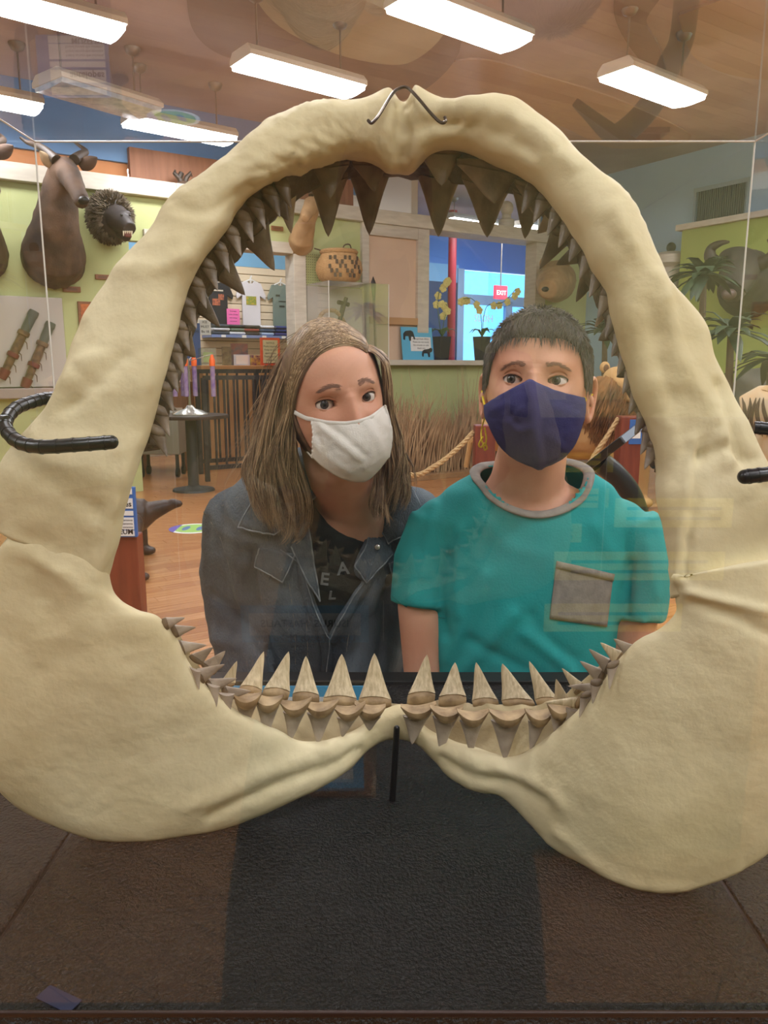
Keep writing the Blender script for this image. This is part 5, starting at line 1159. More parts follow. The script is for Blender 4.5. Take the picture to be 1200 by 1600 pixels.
t = thing('exit_sign', 'small lit red EXIT sign hanging in the entrance lobby', 'sign', PW(782, 457, 11.2)); cc = PW(782, 457, 11.2); mb = MB(); mb.box(cc, (.30, .05, .24), (E1, E2, EZ)); mb.build('box', mat('exit_red', (240, 60, 80), .5, emit=1.6), t, bevel=.005)
text('lettering', 'EXIT', .115, mat('exit_white', (255, 240, 240), .5, emit=2.2), t, cc - E2*.027 - EZ*.045, E1, EZ, 'CENTER', .001, .0)
mb = MB(); mb.tube([cc+EZ*.12, UW(cc.dot(E1), cc.dot(E2), CEIL)], .012, 6); mb.build('hanger', M_rod, t)
# finials
def finial(lab, px, py, w, s, mball, base_h=.12):
    c = PW(px, py, w) if w else PU(px, py, UR-.35); t = thing('finial', lab, 'finial', c); mb = MB(); mb.lathe([(.10*s, 0), (.10*s, .10*s), (.06*s, .12*s), (.06*s, .16*s)], c, 20); mb.build('base', M_white, t, True, 40)
    mb = MB(); mb.ell(c+EZ*.24*s, (.085*s, .085*s, .09*s), 18, 12); mb.build('ball', mball, t, True)
p = PW(791, 356, WALL+.1); finial('cream ball finial on the ledge above the entrance opening', 791, 357, WALL+.1, 1.1, M_white)
q = PU(1047, 412, UR-.35); t = thing('column_cap', 'cream column with a small dark ball beside the right jaw arm', 'column', Vector((q.x, q.y, 0))); mb = MB(); mb.lathe([(.16, 0), (.14, .1), (.12, .2), (.12, q.z-.05), (.2, q.z), (.2, q.z+.1), (.14, q.z+.14)], (q.x, q.y, 0), 24); mb.build('shaft', M_white, t, True, 40); mb = MB(); mb.ell((q.x, q.y, q.z+.2), (.06, .06, .065), 16, 10); mb.build('ball', M_nose, t, True)
# wall grille
t = thing('wall_grille', 'dark slatted air grille high on the blue right wall', 'vent', PU(1128, 357, UR-.01)); A, B = PU(1166, 350, UR-.02), PU(1090, 298, UR-.02); c = (A+B)/2; W_ = abs((B-A).dot(E2)); H_ = abs(A.z-B.z)
mb = MB(); mb.box(c, (.02, W_, H_), (E1, E2, EZ)); mb.build('back', mat('grille_black', (32, 36, 44), .6), t)
for sz in ((W_+.06, .05, 0, H_/2), (W_+.06, .05, 0, -H_/2), (.05, H_, W_/2, 0), (.05, H_, -W_/2, 0)): mb = MB(); mb.box(c - E1*.02 + E2*sz[2] + EZ*sz[3], (.03, sz[0], sz[1]), (E1, E2, EZ)); mb.build('frame', mat('grille_frame', (150, 170, 184), .5), t)
for k in range(24): mb = MB(); mb.box(c - E1*.02 + E2*(-W_/2 + W_*(k+.5)/24), (.03, W_/60, H_-.05), (E1, E2, EZ)); mb.build('slat', mat('grille_slat', (70, 78, 88), .5), t)

# ================================================================== SAVANNA CORNER
M_grass = mat('dry_grass', (192, 160, 120), .9, (150, 116, 82), 3)
mb = MB(); u0, u1 = uof(430, 600, 7.9), uof(800, 600, 7.9)
for i in range(2600):
    u = random.uniform(u0, u1); w = random.uniform(7.45, 8.25); h = random.uniform(.45, .92)*(1+.14*math.sin(u*5)) ; p = UW(u, w, 0); d = Vector((random.gauss(.08, .14), random.gauss(0, .12), 0))
    mb.tube([p, p+d*h*.4+EZ*h*.55, p+d*h*1.1+EZ*h], [.007, .006, .0015], 3, cap=False)
for i in range(40):
    u = random.uniform(u0, u1); p = UW(u, random.uniform(7.6, 8.2), 0); h = random.uniform(1.05, 1.35); d = Vector((random.gauss(0, .12), 0, 0)); mb.tube([p, p+d*.4+EZ*h*.6, p+d+EZ*h], [.006, .005, .002], 3, cap=False)
o = mb.build('dry_grass', M_grass, None, True); tag(o, 'dense tall dry brown grass growing along the green wall', 'grass'); o['kind'] = 'stuff'
mb = MB(); mb.box(UW((u0+u1)/2, 7.85, .03), (u1-u0+.3, .98, .06), (E1, E2, EZ)); tag(mb.build('grass_bed', mat('sand_bed', (176, 138, 96), .9, (150, 114, 76), 6, .3, 40)), 'low sandy bed at the foot of the dry grass', 'planter')
M_rb = mat('red_brown_wood', (132, 62, 42), .45, (112, 48, 34), 4, stretch=(6, 6, .7)); M_rope = mat('barrier_rope', (198, 166, 118), .9, (168, 136, 92), 90, .6, 90); M_lab = mat('label_blue', (52, 104, 178), .5)
def rope(lab, P, r=.022):
    C = [Vector(p) for p in catmull([tuple(p) for p in P], 40)]; mb = MB()
    for s in range(3):
        Q = []
        for i, p in enumerate(C):
            t = (C[min(i+1, 39)]-C[max(i-1, 0)]).normalized(); a = t.cross(EZ).normalized(); b = t.cross(a); an = i*1.1 + s*2.094; Q.append(p + a*(r*.5*math.cos(an)) + b*(r*.5*math.sin(an)))
        mb.tube(Q, r*.58, 6)
    return tag(mb.build('barrier_rope', M_rope, None, True), lab, 'rope')
def rpost(lab, px, top, d, wd, zt=None):
    c = PY(px, top, d); t = thing('rope_post', lab, 'post', (c.x, c.y, 0), 'red-brown barrier posts'); mb = MB(); mb.box((c.x, c.y, c.z/2), (wd, wd, c.z)); mb.build('shaft', M_rb, t, bevel=.008); mb = MB(); mb.box((c.x, c.y, .02), (wd*1.6, wd*1.6, .04)); mb.build('foot', M_rb, t, bevel=.005); return t, c
t1, c1 = rpost('red-brown barrier post behind the boy, left of his mask', 757, 664, 6.5, .17)
t2, c2_ = rpost('red-brown barrier post with a blue label beside the lion', 983, 650, 6.7, .18)
mb = MB(); lc = c2_ + Vector((.035, -.095, -.13)); mb.box(lc, (.11, .008, .21)); mb.build('label', M_lab, t2); mb = MB(); mb.box(lc+Vector((0, -.006, -.02)), (.08, .004, .07)); mb.build('label_text_panel', M_cardw, t2)
t3, c3 = rpost('red-brown barrier post hidden behind the woman', 560, 690, 6.0, .17)
rope('thick tan rope sagging from the post to the grass behind the woman', [c1+Vector((-.09, 0, -.06)), PY(716, 700, 6.4), PY(680, 728, 6.3), PY(640, 742, 6.2), c3+Vector((.09, 0, -.08))])
rope('tan rope running up to the labelled post in front of the lion', [c1+Vector((.09, 0, -.08)), PY(820, 735, 6.55), PY(900, 742, 6.6), PY(936, 700, 6.65), c2_+Vector((-.09, 0, -.02))])
# lion
M_lion = mat('lion_coat', (200, 160, 106), .85, (178, 136, 84), 5, .25, 60); M_mane = mat('lion_mane', (160, 112, 66), .9, (104, 70, 42), 8); M_plat = mat('platform_tan', (170, 130, 90), .9, (150, 112, 76), 5)
li = thing('lion', 'standing tawny lion with a brown mane behind the boy, head turned right', 'lion', PY(930, 790, 7.6)*1.0); li.location.z = 0
L = lambda px, py, d=7.5: PY(px, py, d)
mb = MB(); mb.tube([L(760, 672, 8.0), L(800, 668, 7.9), L(860, 672, 7.75), L(920, 672, 7.6), L(955, 660, 7.5)], [.20, .28, .30, .30, .24], 20); mb.tube([L(935, 655, 7.5), L(952, 625, 7.42), L(962, 600, 7.36)], [.24, .19, .14], 18)
mb.ell(L(962, 596, 7.34), (.13, .15, .14), 18, 12); mb.tube([L(966, 596, 7.28), L(984, 602, 7.2), L(998, 606, 7.16)], [.10, .075, .062], 14); mb.tube([L(970, 612, 7.28), L(984, 622, 7.22), L(994, 625, 7.2)], [.07, .048, .035], 10)
for px, d, k in ((948, 7.45, 1), (1002, 7.35, 1), (800, 7.95, 0), (850, 7.8, 0)):
    f = Vector((L(px, 700, d).x, d, 0)); mb.tube([L(px-14 if k else px, 680, d), L(px, 715, d), Vector((f.x+.02, d, .22)), Vector((f.x+.02, d, .07))], [.15, .095, .07, .065], 12); mb.ell((f.x+.04, d-.06, .055), (.08, .12, .053), 12, 8)
vs, fs, ns = remesh(mb, .016, 3); vs = [Vector((v.x, v.y, max(v.z, .002))) for v in vs]; obj('body', vs, fs, M_lion, li, True, 180)
mb = MB()
for i in range(2600):                     # mane: hair rooted on cheeks, neck and chest
    s = random.random(); c0 = L(958, 592, 7.40).lerp(L(936, 668, 7.48), s); an = random.uniform(0, 6.283); rr = .13+.14*math.sin(math.pi*min(1, s+.15))
    rd = Vector((math.cos(an), math.sin(an)*.9, .15*math.sin(an*2))).normalized()
    if s < .3 and rd.x > .35: continue
    p = c0 + rd*rr*.9; e = p + rd*random.uniform(.02, .06) + Vector((-.05, -.02, -random.uniform(.10, .20)))
    mb.tube([p, (p+e)/2 + rd*.025, e], [.013, .012, .003], 3, cap=False)
mb.build('mane', M_mane, li, True)
for px, d in ((941, 7.4), (968, 7.5)):
    mb = MB(); mb.ell(L(px+4, 574, d), (.05, .028, .055), 12, 8); o = mb.build('ear', M_lion, li, True); mb = MB(); mb.ell(L(px+5, 575, d)-Vector((0, .022, 0)), (.028, .012, .036), 10, 6); mb.build('ear_inside', mat('ear_dark', (110, 76, 52), .9), o, True)
mb = MB(); mb.ell(L(1000, 603, 7.12), (.032, .026, .026), 10, 8); mb.build('nose', M_nose, li, True)
for px in (978,): mb = MB(); mb.ell(L(px-4, 588, 7.22), (.016, .016, .014), 10, 8); mb.build('eye', M_pupil, li, True)
mb = MB(); mb.tube([L(758, 668, 8.0), L(735, 690, 8.1), L(728, 730, 8.1)], [.035, .03, .028], 8); mb.build('tail', M_lion, li, True)
# tiger, mostly outside the frame
ti = thing('tiger', 'orange striped tiger body at the right edge behind the jaw', 'tiger', PY(1240, 700, 6.2)); ti.location.z = 0
T_ = lambda px, py, d=6.2: PY(px, py, d)
mb = MB(); mb.tube([T_(1160, 650, 6.3), T_(1185, 645, 6.25), T_(1240, 648, 6.15), T_(1300, 640, 6.1)], [.16, .22, .24, .24], 18); mb.ell(T_(1330, 620, 6.05), (.17, .17, .17), 14, 10)
for px in (1170, 1200, 1290, 1310): q = T_(px, 680, 6.2); mb.tube([q, Vector((q.x, q.y, .3)), Vector((q.x, q.y, .06))], [.11, .075, .07], 12); mb.ell((q.x, q.y-.05, .055), (.08, .11, .05), 10, 8)
vs, fs, ns = remesh(mb, .018, 3); bv = bvh_of(vs, fs); obj('body', vs, fs, mat('tiger_coat', (206, 162, 112), .85, (196, 176, 146), 4), ti, True, 180)
for k in range(9):
    x = 1160 + k*9; mb = MB(); pts = [hit(bv, x + 4*math.sin(j*.8+k), 622 + j*10, .004, 6.1)[0] for j in range(7)]; mb.tube(pts, [.003, .012, .016, .016, .013, .008, .002], 6); mb.build('stripe', mat('tiger_stripe', (70, 46, 34), .85), ti, True)
mb = MB(); mb.tube([T_(1198, 612, 6.15), T_(1202, 604, 6.15)], [.05, .03], 10); mb.build('ear', mat('tiger_ear', (196, 160, 116), .85), ti, True)
# buffalo on the green partition
M_buff = mat('buffalo_coat', (74, 64, 58), .8, (50, 44, 40), 6, .3, 40); up_ = UR-.5
bf = thing('trophy_head', 'dark horned buffalo head on the bright green partition among palm leaves', 'trophy head', PU(1160, 450, up_-.01))
B_ = lambda px, py, d: PU(px, py, up_-d)
mb = MB(); mb.tube([B_(1172, 450, .01), B_(1170, 440, .3), B_(1160, 420, .5)], [.36, .32, .26], 18); mb.tube([B_(1160, 415, .5), B_(1152, 438, .75), B_(1142, 458, .95)], [.22, .17, .13], 16); mb.ell(B_(1152, 400, .5), (.20, .16, .10), 14, 10)
vs, fs, ns = remesh(mb, .02, 3); vs = [v - E1*max(0, v.dot(E1)-(up_-.004)) for v in vs]; obj('neck_and_head', vs, fs, M_buff, bf, True, 180)
for pts in ([(1142, 402, .5), (1122, 412, .55), (1110, 402, .6), (1112, 388, .6), (1126, 380, .6), (1139, 378, .6)], [(1166, 402, .5), (1186, 412, .5), (1204, 402, .5), (1208, 386, .5), (1200, 374, .5)]):
    mb = MB(); mb.tube([Vector(p) for p in catmull([tuple(B_(*q)) for q in pts], 20)], [.09*(1-.9*(i/19)**1.3)+.004 for i in range(20)], 12); mb.build('horn', M_horn, bf, True)
mb = MB(); mb.ell(B_(1139, 460, 1.02), (.08, .06, .06), 12, 8); mb.build('nose', mat('buffalo_nose', (92, 72, 66), .5), bf, True)
# palms
M_palm = mat('palm_leaf', (46, 66, 40), .5, (28, 44, 30), 5)
def palm(lab, px, py, d, n, size, seed, zbase=0):
    r = random.Random(seed); c = PY(px, py, d); t = thing('palm_plant', lab, 'plant', (c.x, c.y, zbase), 'palms on the right')
    mb = MB(); mb.tube([(c.x, c.y, zbase), (c.x+.03, c.y, zbase+(c.z-zbase)*.6), c], [.05, .04, .03], 8); mb.build('trunk', mat('palm_trunk', (96, 80, 60), .8), t, True)
    for k in range(n):
        an = k*2.4 + r.random(); el = r.uniform(-.1, 1.1); L_ = size*r.uniform(.7, 1.1); d_ = Vector((math.cos(an)*math.cos(el), math.sin(an)*math.cos(el), math.sin(el)))
        P = [c + d_*(L_*s) - EZ*(L_*.55*s*s) for s in (0, .3, .6, .85, 1)]; mb = MB(); mb.tube(P, [(.01, .004), (.055, .006), (.05, .006), (.026, .004), (.002, .001)], 6, up=(-d_.y, d_.x, .01)); mb.build('leaf', M_palm, t, True)
palm('dark palm with drooping pointed leaves in front of the green partition', 1100, 430, 7.6, 44, .46, 1); palm('lower palm with grey-green leaves beside the buffalo head', 1142, 520, 7.0, 36, .5, 2); palm('leafy palm behind the lion', 945, 520, 9.6, 20, .5, 3); palm('tall palm at the right edge', 1205, 560, 6.9, 20, .5, 4)
t = thing('rock_backdrop', 'grey rocky backdrop boulder behind the palms at the right', 'rock', PY(1190, 640, 7.4)); t.location.z = 0
mb = MB(); mb.ell((PY(1225, 560, 8.2).x, 8.0, .5), (.75, .35, 1.0), 24, 16); vs, fs, ns = remesh(mb, .04, 1, lambda v, n: .12*fbm(v, 2.2, 4)); obj('boulder', [Vector((v.x, v.y, max(v.z, .002))) for v in vs], fs, mat('rock_grey', (116, 110, 102), .9, (80, 78, 74), 3, .5, 12), t, True, 180)
# reading rail
rr_ = thing('reading_rail', 'black sloped reading rail on a curved post behind the boy', 'sign stand', PY(985, 900, 3.4)); rr_.location.z = 0
a, b = PY(902, 742, 3.5), PY(1003, 664, 3.2); d = (b-a).normalized(); sd = ((a+b)/2-CAMP).normalized(); sd = (sd - d*sd.dot(d)).normalized(); nn = d.cross(sd)
mb = MB(); mb.box((a+b)/2, ((b-a).length, .34, .035), (d, sd, nn)); mb.build('panel', mat('rail_black_metal', (22, 24, 26), .4), rr_, bevel=.006); mb = MB(); mb.box(b+d*.002, (.008, .33, .03), (d, sd, nn)); mb.build('end_cap', mat('rail_end_grey', (120, 132, 146), .5), rr_)
P = [PY(938, 722, 3.45), PY(962, 742, 3.45), PY(985, 772, 3.45), PY(1000, 815, 3.45)]; e = P[-1]
mb = MB(); mb.tube([Vector(p) for p in catmull([tuple(p) for p in P] + [(e.x+.05, e.y, .5), (e.x+.05, e.y, .02)], 30)], .05, 14); mb.build('post', mat('rail_black_metal', (22, 24, 26), .4), rr_, True); mb = MB(); mb.lathe([(.2, 0), (.2, .015), (.05, .03)], (e.x+.05, e.y, 0), 24); mb.build('foot', mat('rail_black_metal', (22, 24, 26), .4), rr_, True, 40)

# ================================================================== LEFT SIDE: LABEL POST, CARVED ANIMAL, STICKER
lp_ = thing('label_post', 'red-brown post with stacked blue and white museum labels at the left', 'sign', PY(180, 900, 3.2)); lp_.location.z = 0
c = PY(176, 838, 3.2); mb = MB(); mb.box((c.x, 3.25, c.z/2), (.20, .09, c.z)); mb.build('post', M_rb, lp_, bevel=.006)
zt2 = PY(176, 760, 3.2).z; x1 = PY(212, 800, 3.18).x; x0 = x1-.27; dz = zt2-c.z
mb = MB(); mb.box(((x0+x1)/2, 3.19, (c.z+zt2)/2), (x1-x0, .02, dz)); mb.build('board', M_lab, lp_, bevel=.003)
for z0_, z1_, s, sz in ((.86, .98, '', 0), (.58, .78, 'antelopes', .034), (.44, .53, '', 0), (.16, .40, '', 0), (.03, .14, 'MUSEUM', .030)):
    mb = MB(); mb.box(((x0+x1)/2+.02, 3.178, c.z+dz*(z0_+z1_)/2), (x1-x0-.06, .004, dz*(z1_-z0_))); mb.build('paper', M_cardw, lp_)
    if s: text('lettering', s, sz, M_ink, lp_, (x1-.014, 3.1755, c.z+dz*(z0_+.04)), (1, 0, 0), (0, 0, 1), 'RIGHT', .0005, .0006)
    if z1_ == .40:
        for k in range(3): text('lettering', 'found across the savanna', .014, M_ink, lp_, (x1-.014, 3.1755, c.z+dz*(.33-.07*k)), (1, 0, 0), (0, 0, 1), 'RIGHT', .0003)
M_carve = mat('carved_dark_wood', (70, 52, 42), .45, (46, 34, 28), 10, .3, 40)
cv = thing('carved_animal', 'dark carved wooden animal stool with a long raised snout on the floor', 'sculpture', PY(200, 870, 5.2)); cv.location.z = 0
K = lambda px, py, d=5.3: PY(px, py, d)
mb = MB(); mb.tube([K(90, 812, 5.1), K(140, 806, 5.15), K(195, 806, 5.25), K(222, 808, 5.3)], [.13, .16, .15, .12], 16); mb.tube([K(215, 808, 5.3), K(238, 798, 5.32), K(258, 791, 5.34), K(276, 787, 5.35)], [.11, .07, .05, .028], 14); mb.ell(K(276, 787, 5.35), (.045, .035, .03), 12, 8); mb.ell(K(270, 784, 5.34), (.03, .03, .025), 10, 8); mb.tube([K(216, 786, 5.3), K(228, 783, 5.3)], [.035, .02], 8)
for px, py, d in ((226, 866, 5.38), (214, 908, 4.75), (120, 866, 5.38), (105, 908, 4.75)):
    f = PZ(px, py, 0); mb.tube([K(px-8, 815, f.y if py < 900 else 5.0), Vector((f.x-.02, f.y, .22)), Vector((f.x-.01, f.y, .05))], [.08, .05, .04], 10); mb.ell((f.x+.02, f.y, .03), (.07, .05, .032), 10, 6)
vs, fs, ns = remesh(mb, .012, 3); obj('body', [Vector((v.x, v.y, max(v.z, .002))) for v in vs], fs, M_carve, cv, True, 180)
st = thing('floor_sticker', 'round white and green footprint sticker on the wood floor', 'sticker', PZ(302, 826, 0)); c = PZ(302, 826, 0)
mb = MB(); mb.lathe([(.2, .0005), (.2, .0025)], c, 32); mb.build('disc', M_cardw, st); mb = MB(); mb.lathe([(.165, .003), (.165, .0035)], c, 32); mb.build('green_print', mat('sticker_green', (150, 196, 90), .5), st)
for k in (-1, 1): mb = MB(); mb.ell(c + Vector((k*.06, 0, .0036)), (.03, .09, .0008), 12, 6); mb.build('footprint', mat('sticker_blue', (70, 110, 160), .5), st)
mb = MB(); mb.prism([c + Vector((.2*math.cos(a), .2*math.sin(a), .0026)) for a in [math.pi*.72+math.pi*.56*k/12 for k in range(13)]], (0, 0, .001)); mb.build('purple_edge', mat('sticker_purple', (96, 80, 170), .5), st)
# ================================================================== SHOP THINGS
t = thing('bistro_table', 'round dark pedestal table by the black railing', 'table', PZ(303, 766, 0)); c = PZ(303, 766, 0); zt3 = PY(303, 648, c.y).z; M_dk = mat('table_dark', (52, 38, 34), .35); M_iron = mat('table_iron', (44, 46, 46), .5)
mb = MB(); mb.lathe([(.40, zt3-.035), (.405, zt3-.02), (.40, zt3)], c, 40); mb.build('top', M_dk, t, True, 40); mb = MB(); mb.tube([c+EZ*.02, c+EZ*(zt3-.03)], .06, 16); mb.build('column', M_iron, t, True); mb = MB(); mb.lathe([(.23, 0), (.22, .02), (.08, .04), (.06, .06)], c, 32); mb.build('base', M_iron, t, True, 40)
t = thing('bubble_wand_rack', 'turning rack with hanging purple bubble wands with orange caps on the pedestal table', 'display rack', c+EZ*zt3); r0 = c+EZ*(zt3+.001)
mb = MB(); mb.lathe([(.19, 0), (.19, .01), (.13, .045), (.06, .065), (.03, .10)], r0, 32); mb.build('dome_base', mat('rack_pewter', (186, 182, 170), .25, metal=.6), t, True, 50); zr = PY(300, 560, c.y).z
mb = MB(); mb.tube([r0+EZ*.08, Vector((c.x, c.y, zr))], .014, 10); mb.build('pole', mat('rack_chrome', (190, 190, 190), .2, metal=.9), t, True)
M_cap = mat('cap_orange', (244, 104, 40), .5); M_tube = mat('tube_purple', (122, 92, 150), .4, (170, 150, 176), 14)
for k, dx in enumerate((-.20, -.14, -.02, .27, -.08, .05)):
    q = Vector((c.x+dx, c.y+(.06 if k > 3 else -.05), zr-.02)); mb = MB(); mb.tube([Vector((c.x, c.y, zr-.03)), q+EZ*.06], .005, 5); mb.build('arm', M_rod, t)
    mb = MB(); mb.tube([q-EZ*.06, q-EZ*.38], .026, 10); o = mb.build('bubble_wand', M_tube, t, True); mb = MB(); mb.lathe([(.03, -.06), (.032, .0), (.02, .03), (.012, .06)], q, 12); mb.build('cap', M_cap, o, True, 50)
# railing
M_rail = mat('railing_black', (34, 30, 30), .45)
def railing(lab, pxa, pxb, w, zt_, step):
    ua, ub = uof(pxa, 600, w), uof(pxb, 600, w); t = thing('railing', lab, 'railing', UW((ua+ub)/2, w, 0), 'black shop railings')
    for z in (zt_, .16): mb = MB(); mb.box(UW((ua+ub)/2, w, z), (ub-ua, .05, .05), (E1, E2, EZ)); mb.build('rail', M_rail, t)
    n = int((ub-ua)/step)
    for k in range(n+1): u = ua + (ub-ua)*k/n; th = .05 if k % 6 == 0 else .022; mb = MB(); mb.box(UW(u, w, (zt_ + (.0 if k % 6 == 0 else .16))/2), (th, th, zt_ - (.0 if k % 6 == 0 else .16)), (E1, E2, EZ)); mb.build('post' if k % 6 == 0 else 'baluster', M_rail, t)
    return t
railing('black metal railing in front of the shop counter, nearer one', 318, 468, WALL+.30, zof(360, 590, WALL+.3), .12)
railing('black metal railing behind, its top just above the nearer one', 308, 430, WALL+.95, zof(360, 580, WALL+.95), .13)
M_ct = mat('counter_wood', (204, 150, 96), .5, (182, 128, 78), 4, stretch=(2, 2, .5))
t = thing('shop_counter', 'orange wood shop counter behind the black railings', 'counter', UW(uof(385, 600, 10), 10, 0)); ca0, ca1 = uof(318, 600, 9.8), uof(462, 600, 9.8); zc_ = zof(385, 571, 9.8)
uw_box('body', ca0, ca1, 9.8, 10.3, 0, zc_-.05, M_ct, t); uw_box('top', ca0-.05, ca1+.05, 9.74, 10.36, zc_-.05, zc_, mat('counter_top', (190, 132, 84), .4), t, .008)
for k in range(6): uw_box('panel', ca0+.05+(ca1-ca0-.1)*k/6, ca0+.01+(ca1-ca0-.1)*(k+1)/6, 9.785, 9.8, .1, zc_-.1, M_ct, t, .004)
t = thing('wood_desk', 'brown wooden desk left of the pedestal table', 'desk', PY(258, 730, 10.0)); t.location.z = 0; a = PY(262, 610, 10.0); mb = MB(); mb.box((a.x-.1, 10.1, PY(258, 596, 10.0).z-.03), (.75, .5, .05)); mb.build('top', M_brownwood, t, bevel=.006); mb = MB(); mb.box((a.x-.1, 10.12, PY(258, 618, 10.0).z), (.68, .42, .30)); mb.build('apron', M_brownwood, t)
for sx in (-1, 1):
    mb = MB(); mb.box((a.x-.1+sx*.33, 10.12, PY(258, 618, 10.0).z/2), (.06, .4, PY(258, 618, 10.0).z)); mb.build('leg', M_brownwood, t)
t = thing('steel_cart', 'grey steel cart on casters under the desk by the railing', 'cart', PZ(262, 738, 0)); c = PZ(262, 738, 0); z0, z1 = PY(270, 708, c.y-.3).z, PY(270, 642, c.y-.3).z
mb = MB(); mb.box((c.x+.03, c.y-.3, (z0+z1)/2), (.52, .35, z1-z0)); mb.build('body', mat('cart_steel', (168, 164, 152), .35, metal=.5), t, bevel=.01)
for sx in (-.22, .22):
    for sy in (-.44, -.16):
        q = Vector((c.x+.03+sx, c.y+sy, 0)); mb = MB(); mb.box(q+EZ*(z0/2+.04), (.035, .035, z0-.06)); mb.build('leg', M_iron, t); mb = MB(); mb.lathe([(.02, -.02), (.055, -.018), (.055, .018), (.02, .02)], q+EZ*.056, 16, ax=(Vector((0, 1, 0)), EZ, Vector((1, 0, 0)))); mb.build('caster', mat('caster_black', (24, 24, 26), .4), t, True, 40)
# shirts on the slat wall
WS = SW-.06
def tee(lab, x0, x1, y0, y1, m, art):
    A = PW(x0, y1, WS); B = PW(x1, y0, WS); t = thing('hanging_t_shirt', lab, 't-shirt', PW((x0+x1)/2, y1, WS), 'T-shirts on the slat wall'); w = (B-A).dot(E1); h = B.z-A.z
    pr = [(.20, 0), (.20, .70), (.03, .62), (0, .70), (.17, .97), (.38, 1.0), (.44, .955), (.56, .955), (.62, 1.0), (.83, .97), (1.0, .70), (.97, .62), (.80, .70), (.80, 0)]
    pts = [A + E1*(u*w) + EZ*(v*h) for u, v in pr]; mb = MB(); mb.prism(pts, E2*.035); mb.build('shirt', m, t, bevel=.006)
    f = lambda u, v, o=.006: A + E1*(u*w) + EZ*(v*h) - E2*o
    mb = MB(); mb.tube([f(.5, .96, -.01), f(.5, 1.08, -.01), f(.54, 1.12, -.01)], .012, 6); mb.tube([f(.25, .97, -.01), f(.5, 1.04, -.01), f(.75, .97, -.01)], .012, 6); mb.build('hanger', M_cardw, t, True)
    for (u0, u1, v0, v1, mm) in art: mb = MB(); mb.prism([f(u0, v0), f(u1, v0), f(u1, v1), f(u0, v1)], E2*.004); mb.build('print', mm, t)
Pg, Po, Pk, Pw = mat('print_green', (110, 150, 70), .6, (200, 170, 60), 30), mat('print_orange', (206, 120, 80), .6, (120, 60, 60), 30), mat('print_dark', (50, 56, 50), .6), mat('print_pale', (210, 200, 180), .6)
tee('black T-shirt with an orange print hanging on the slat wall', 319, 364, 440, 512, mat('tee_black', (34, 34, 44), .8), [(.30, .55, .48, .62, Po), (.5, .68, .60, .72, Po), (.3, .66, .78, .81, Pw)])
tee('white T-shirt with a green print hanging on the slat wall', 371, 415, 441, 512, mat('tee_white', (226, 222, 226), .8), [(.32, .66, .50, .68, Pg)])
tee('grey-green T-shirt with dark print hanging on the slat wall', 420, 459, 445, 513, mat('tee_sage', (122, 140, 132), .8), [(.3, .45, .72, .76, Pk), (.4, .7, .60, .62, Pk), (.42, .62, .48, .52, Pk)])
mb = MB(); A = PW(355, 510, WS-.02); B = PW(374, 483, WS-.02); cc = (A+B)/2; mb.box(cc, ((B-A).dot(E1), .006, B.z-A.z), (E1, E2, EZ)); t = thing('pink_notice', 'bright pink notice between the black and white T-shirts', 'notice', cc); mb.build('sheet', mat('paper_pink', (255, 120, 190), .6), t)
for k, s in enumerate(['Exchanges', 'within 30 days', 'with receipt', 'only please']): text('print_line', s, .026, M_ink, t, cc - E2*.004 + EZ*(.09-.05*k), E1, EZ, 'CENTER', .0003)
t = thing('shop_shelf', 'long blue-edged shelf under the hanging T-shirts', 'shelf', PW(400, 526, SW-.2)); s0, s1 = PW(330, 524, SW-.4).dot(E1), PW(466, 524, SW-.4).dot(E1); zsh = PW(400, 524, SW-.4).z
uw_box('board', s0, s1, SW-.42, SW-.005, zsh-.04, zsh, mat('shelf_blue', (120, 140, 190), .5), t)
for k in range(5): uw_box('price_tag', s0+.15+k*.33, s0+.22+k*.33, SW-.424, SW-.42, zsh-.04, zsh-.002, M_cardw, t)
FC = [[(60, 66, 76), (200, 200, 204), (70, 78, 84)], [(210, 212, 214), (110, 126, 110), (60, 60, 64)], [(56, 48, 48), (150, 60, 52), (56, 52, 50)], [(170, 190, 220), (60, 80, 110), (222, 224, 228)], [(58, 60, 120), (40, 52, 110), (60, 70, 130)]]
FN = ['dark grey', 'white and sage', 'brown and red', 'pale blue', 'navy blue']
for k in range(5):
    u = s0 + .18 + k*(s1-s0-.3)/4.6
    for j in range(3):
        mb = MB(); z = zsh + .001 + j*.052; cc = UW(u+.02*((j*7+k) % 3-1), SW-.25, z+.025); rg = []
        for s in (-1, -.94, .94, 1): e = .55 if abs(s) == 1 else 1; rg.append([cc + E1*(s*.125) + E2*(.14*math.copysign(abs(math.cos(a))**.4, math.cos(a))) + EZ*(.0245*e*math.copysign(abs(math.sin(a))**.7, math.sin(a))) for a in [2*math.pi*q/16 for q in range(16)]])
        mb.loft(rg); tag(mb.build('folded_shirt', mat('folded_%d_%d' % (k, j), FC[k][j], .85), None, True, 50), '%s shirt of the %s folded pile on the shop shelf' % (('bottom', 'middle', 'top')[j], FN[k]), 'shirt', 'folded shirts on the shelf')
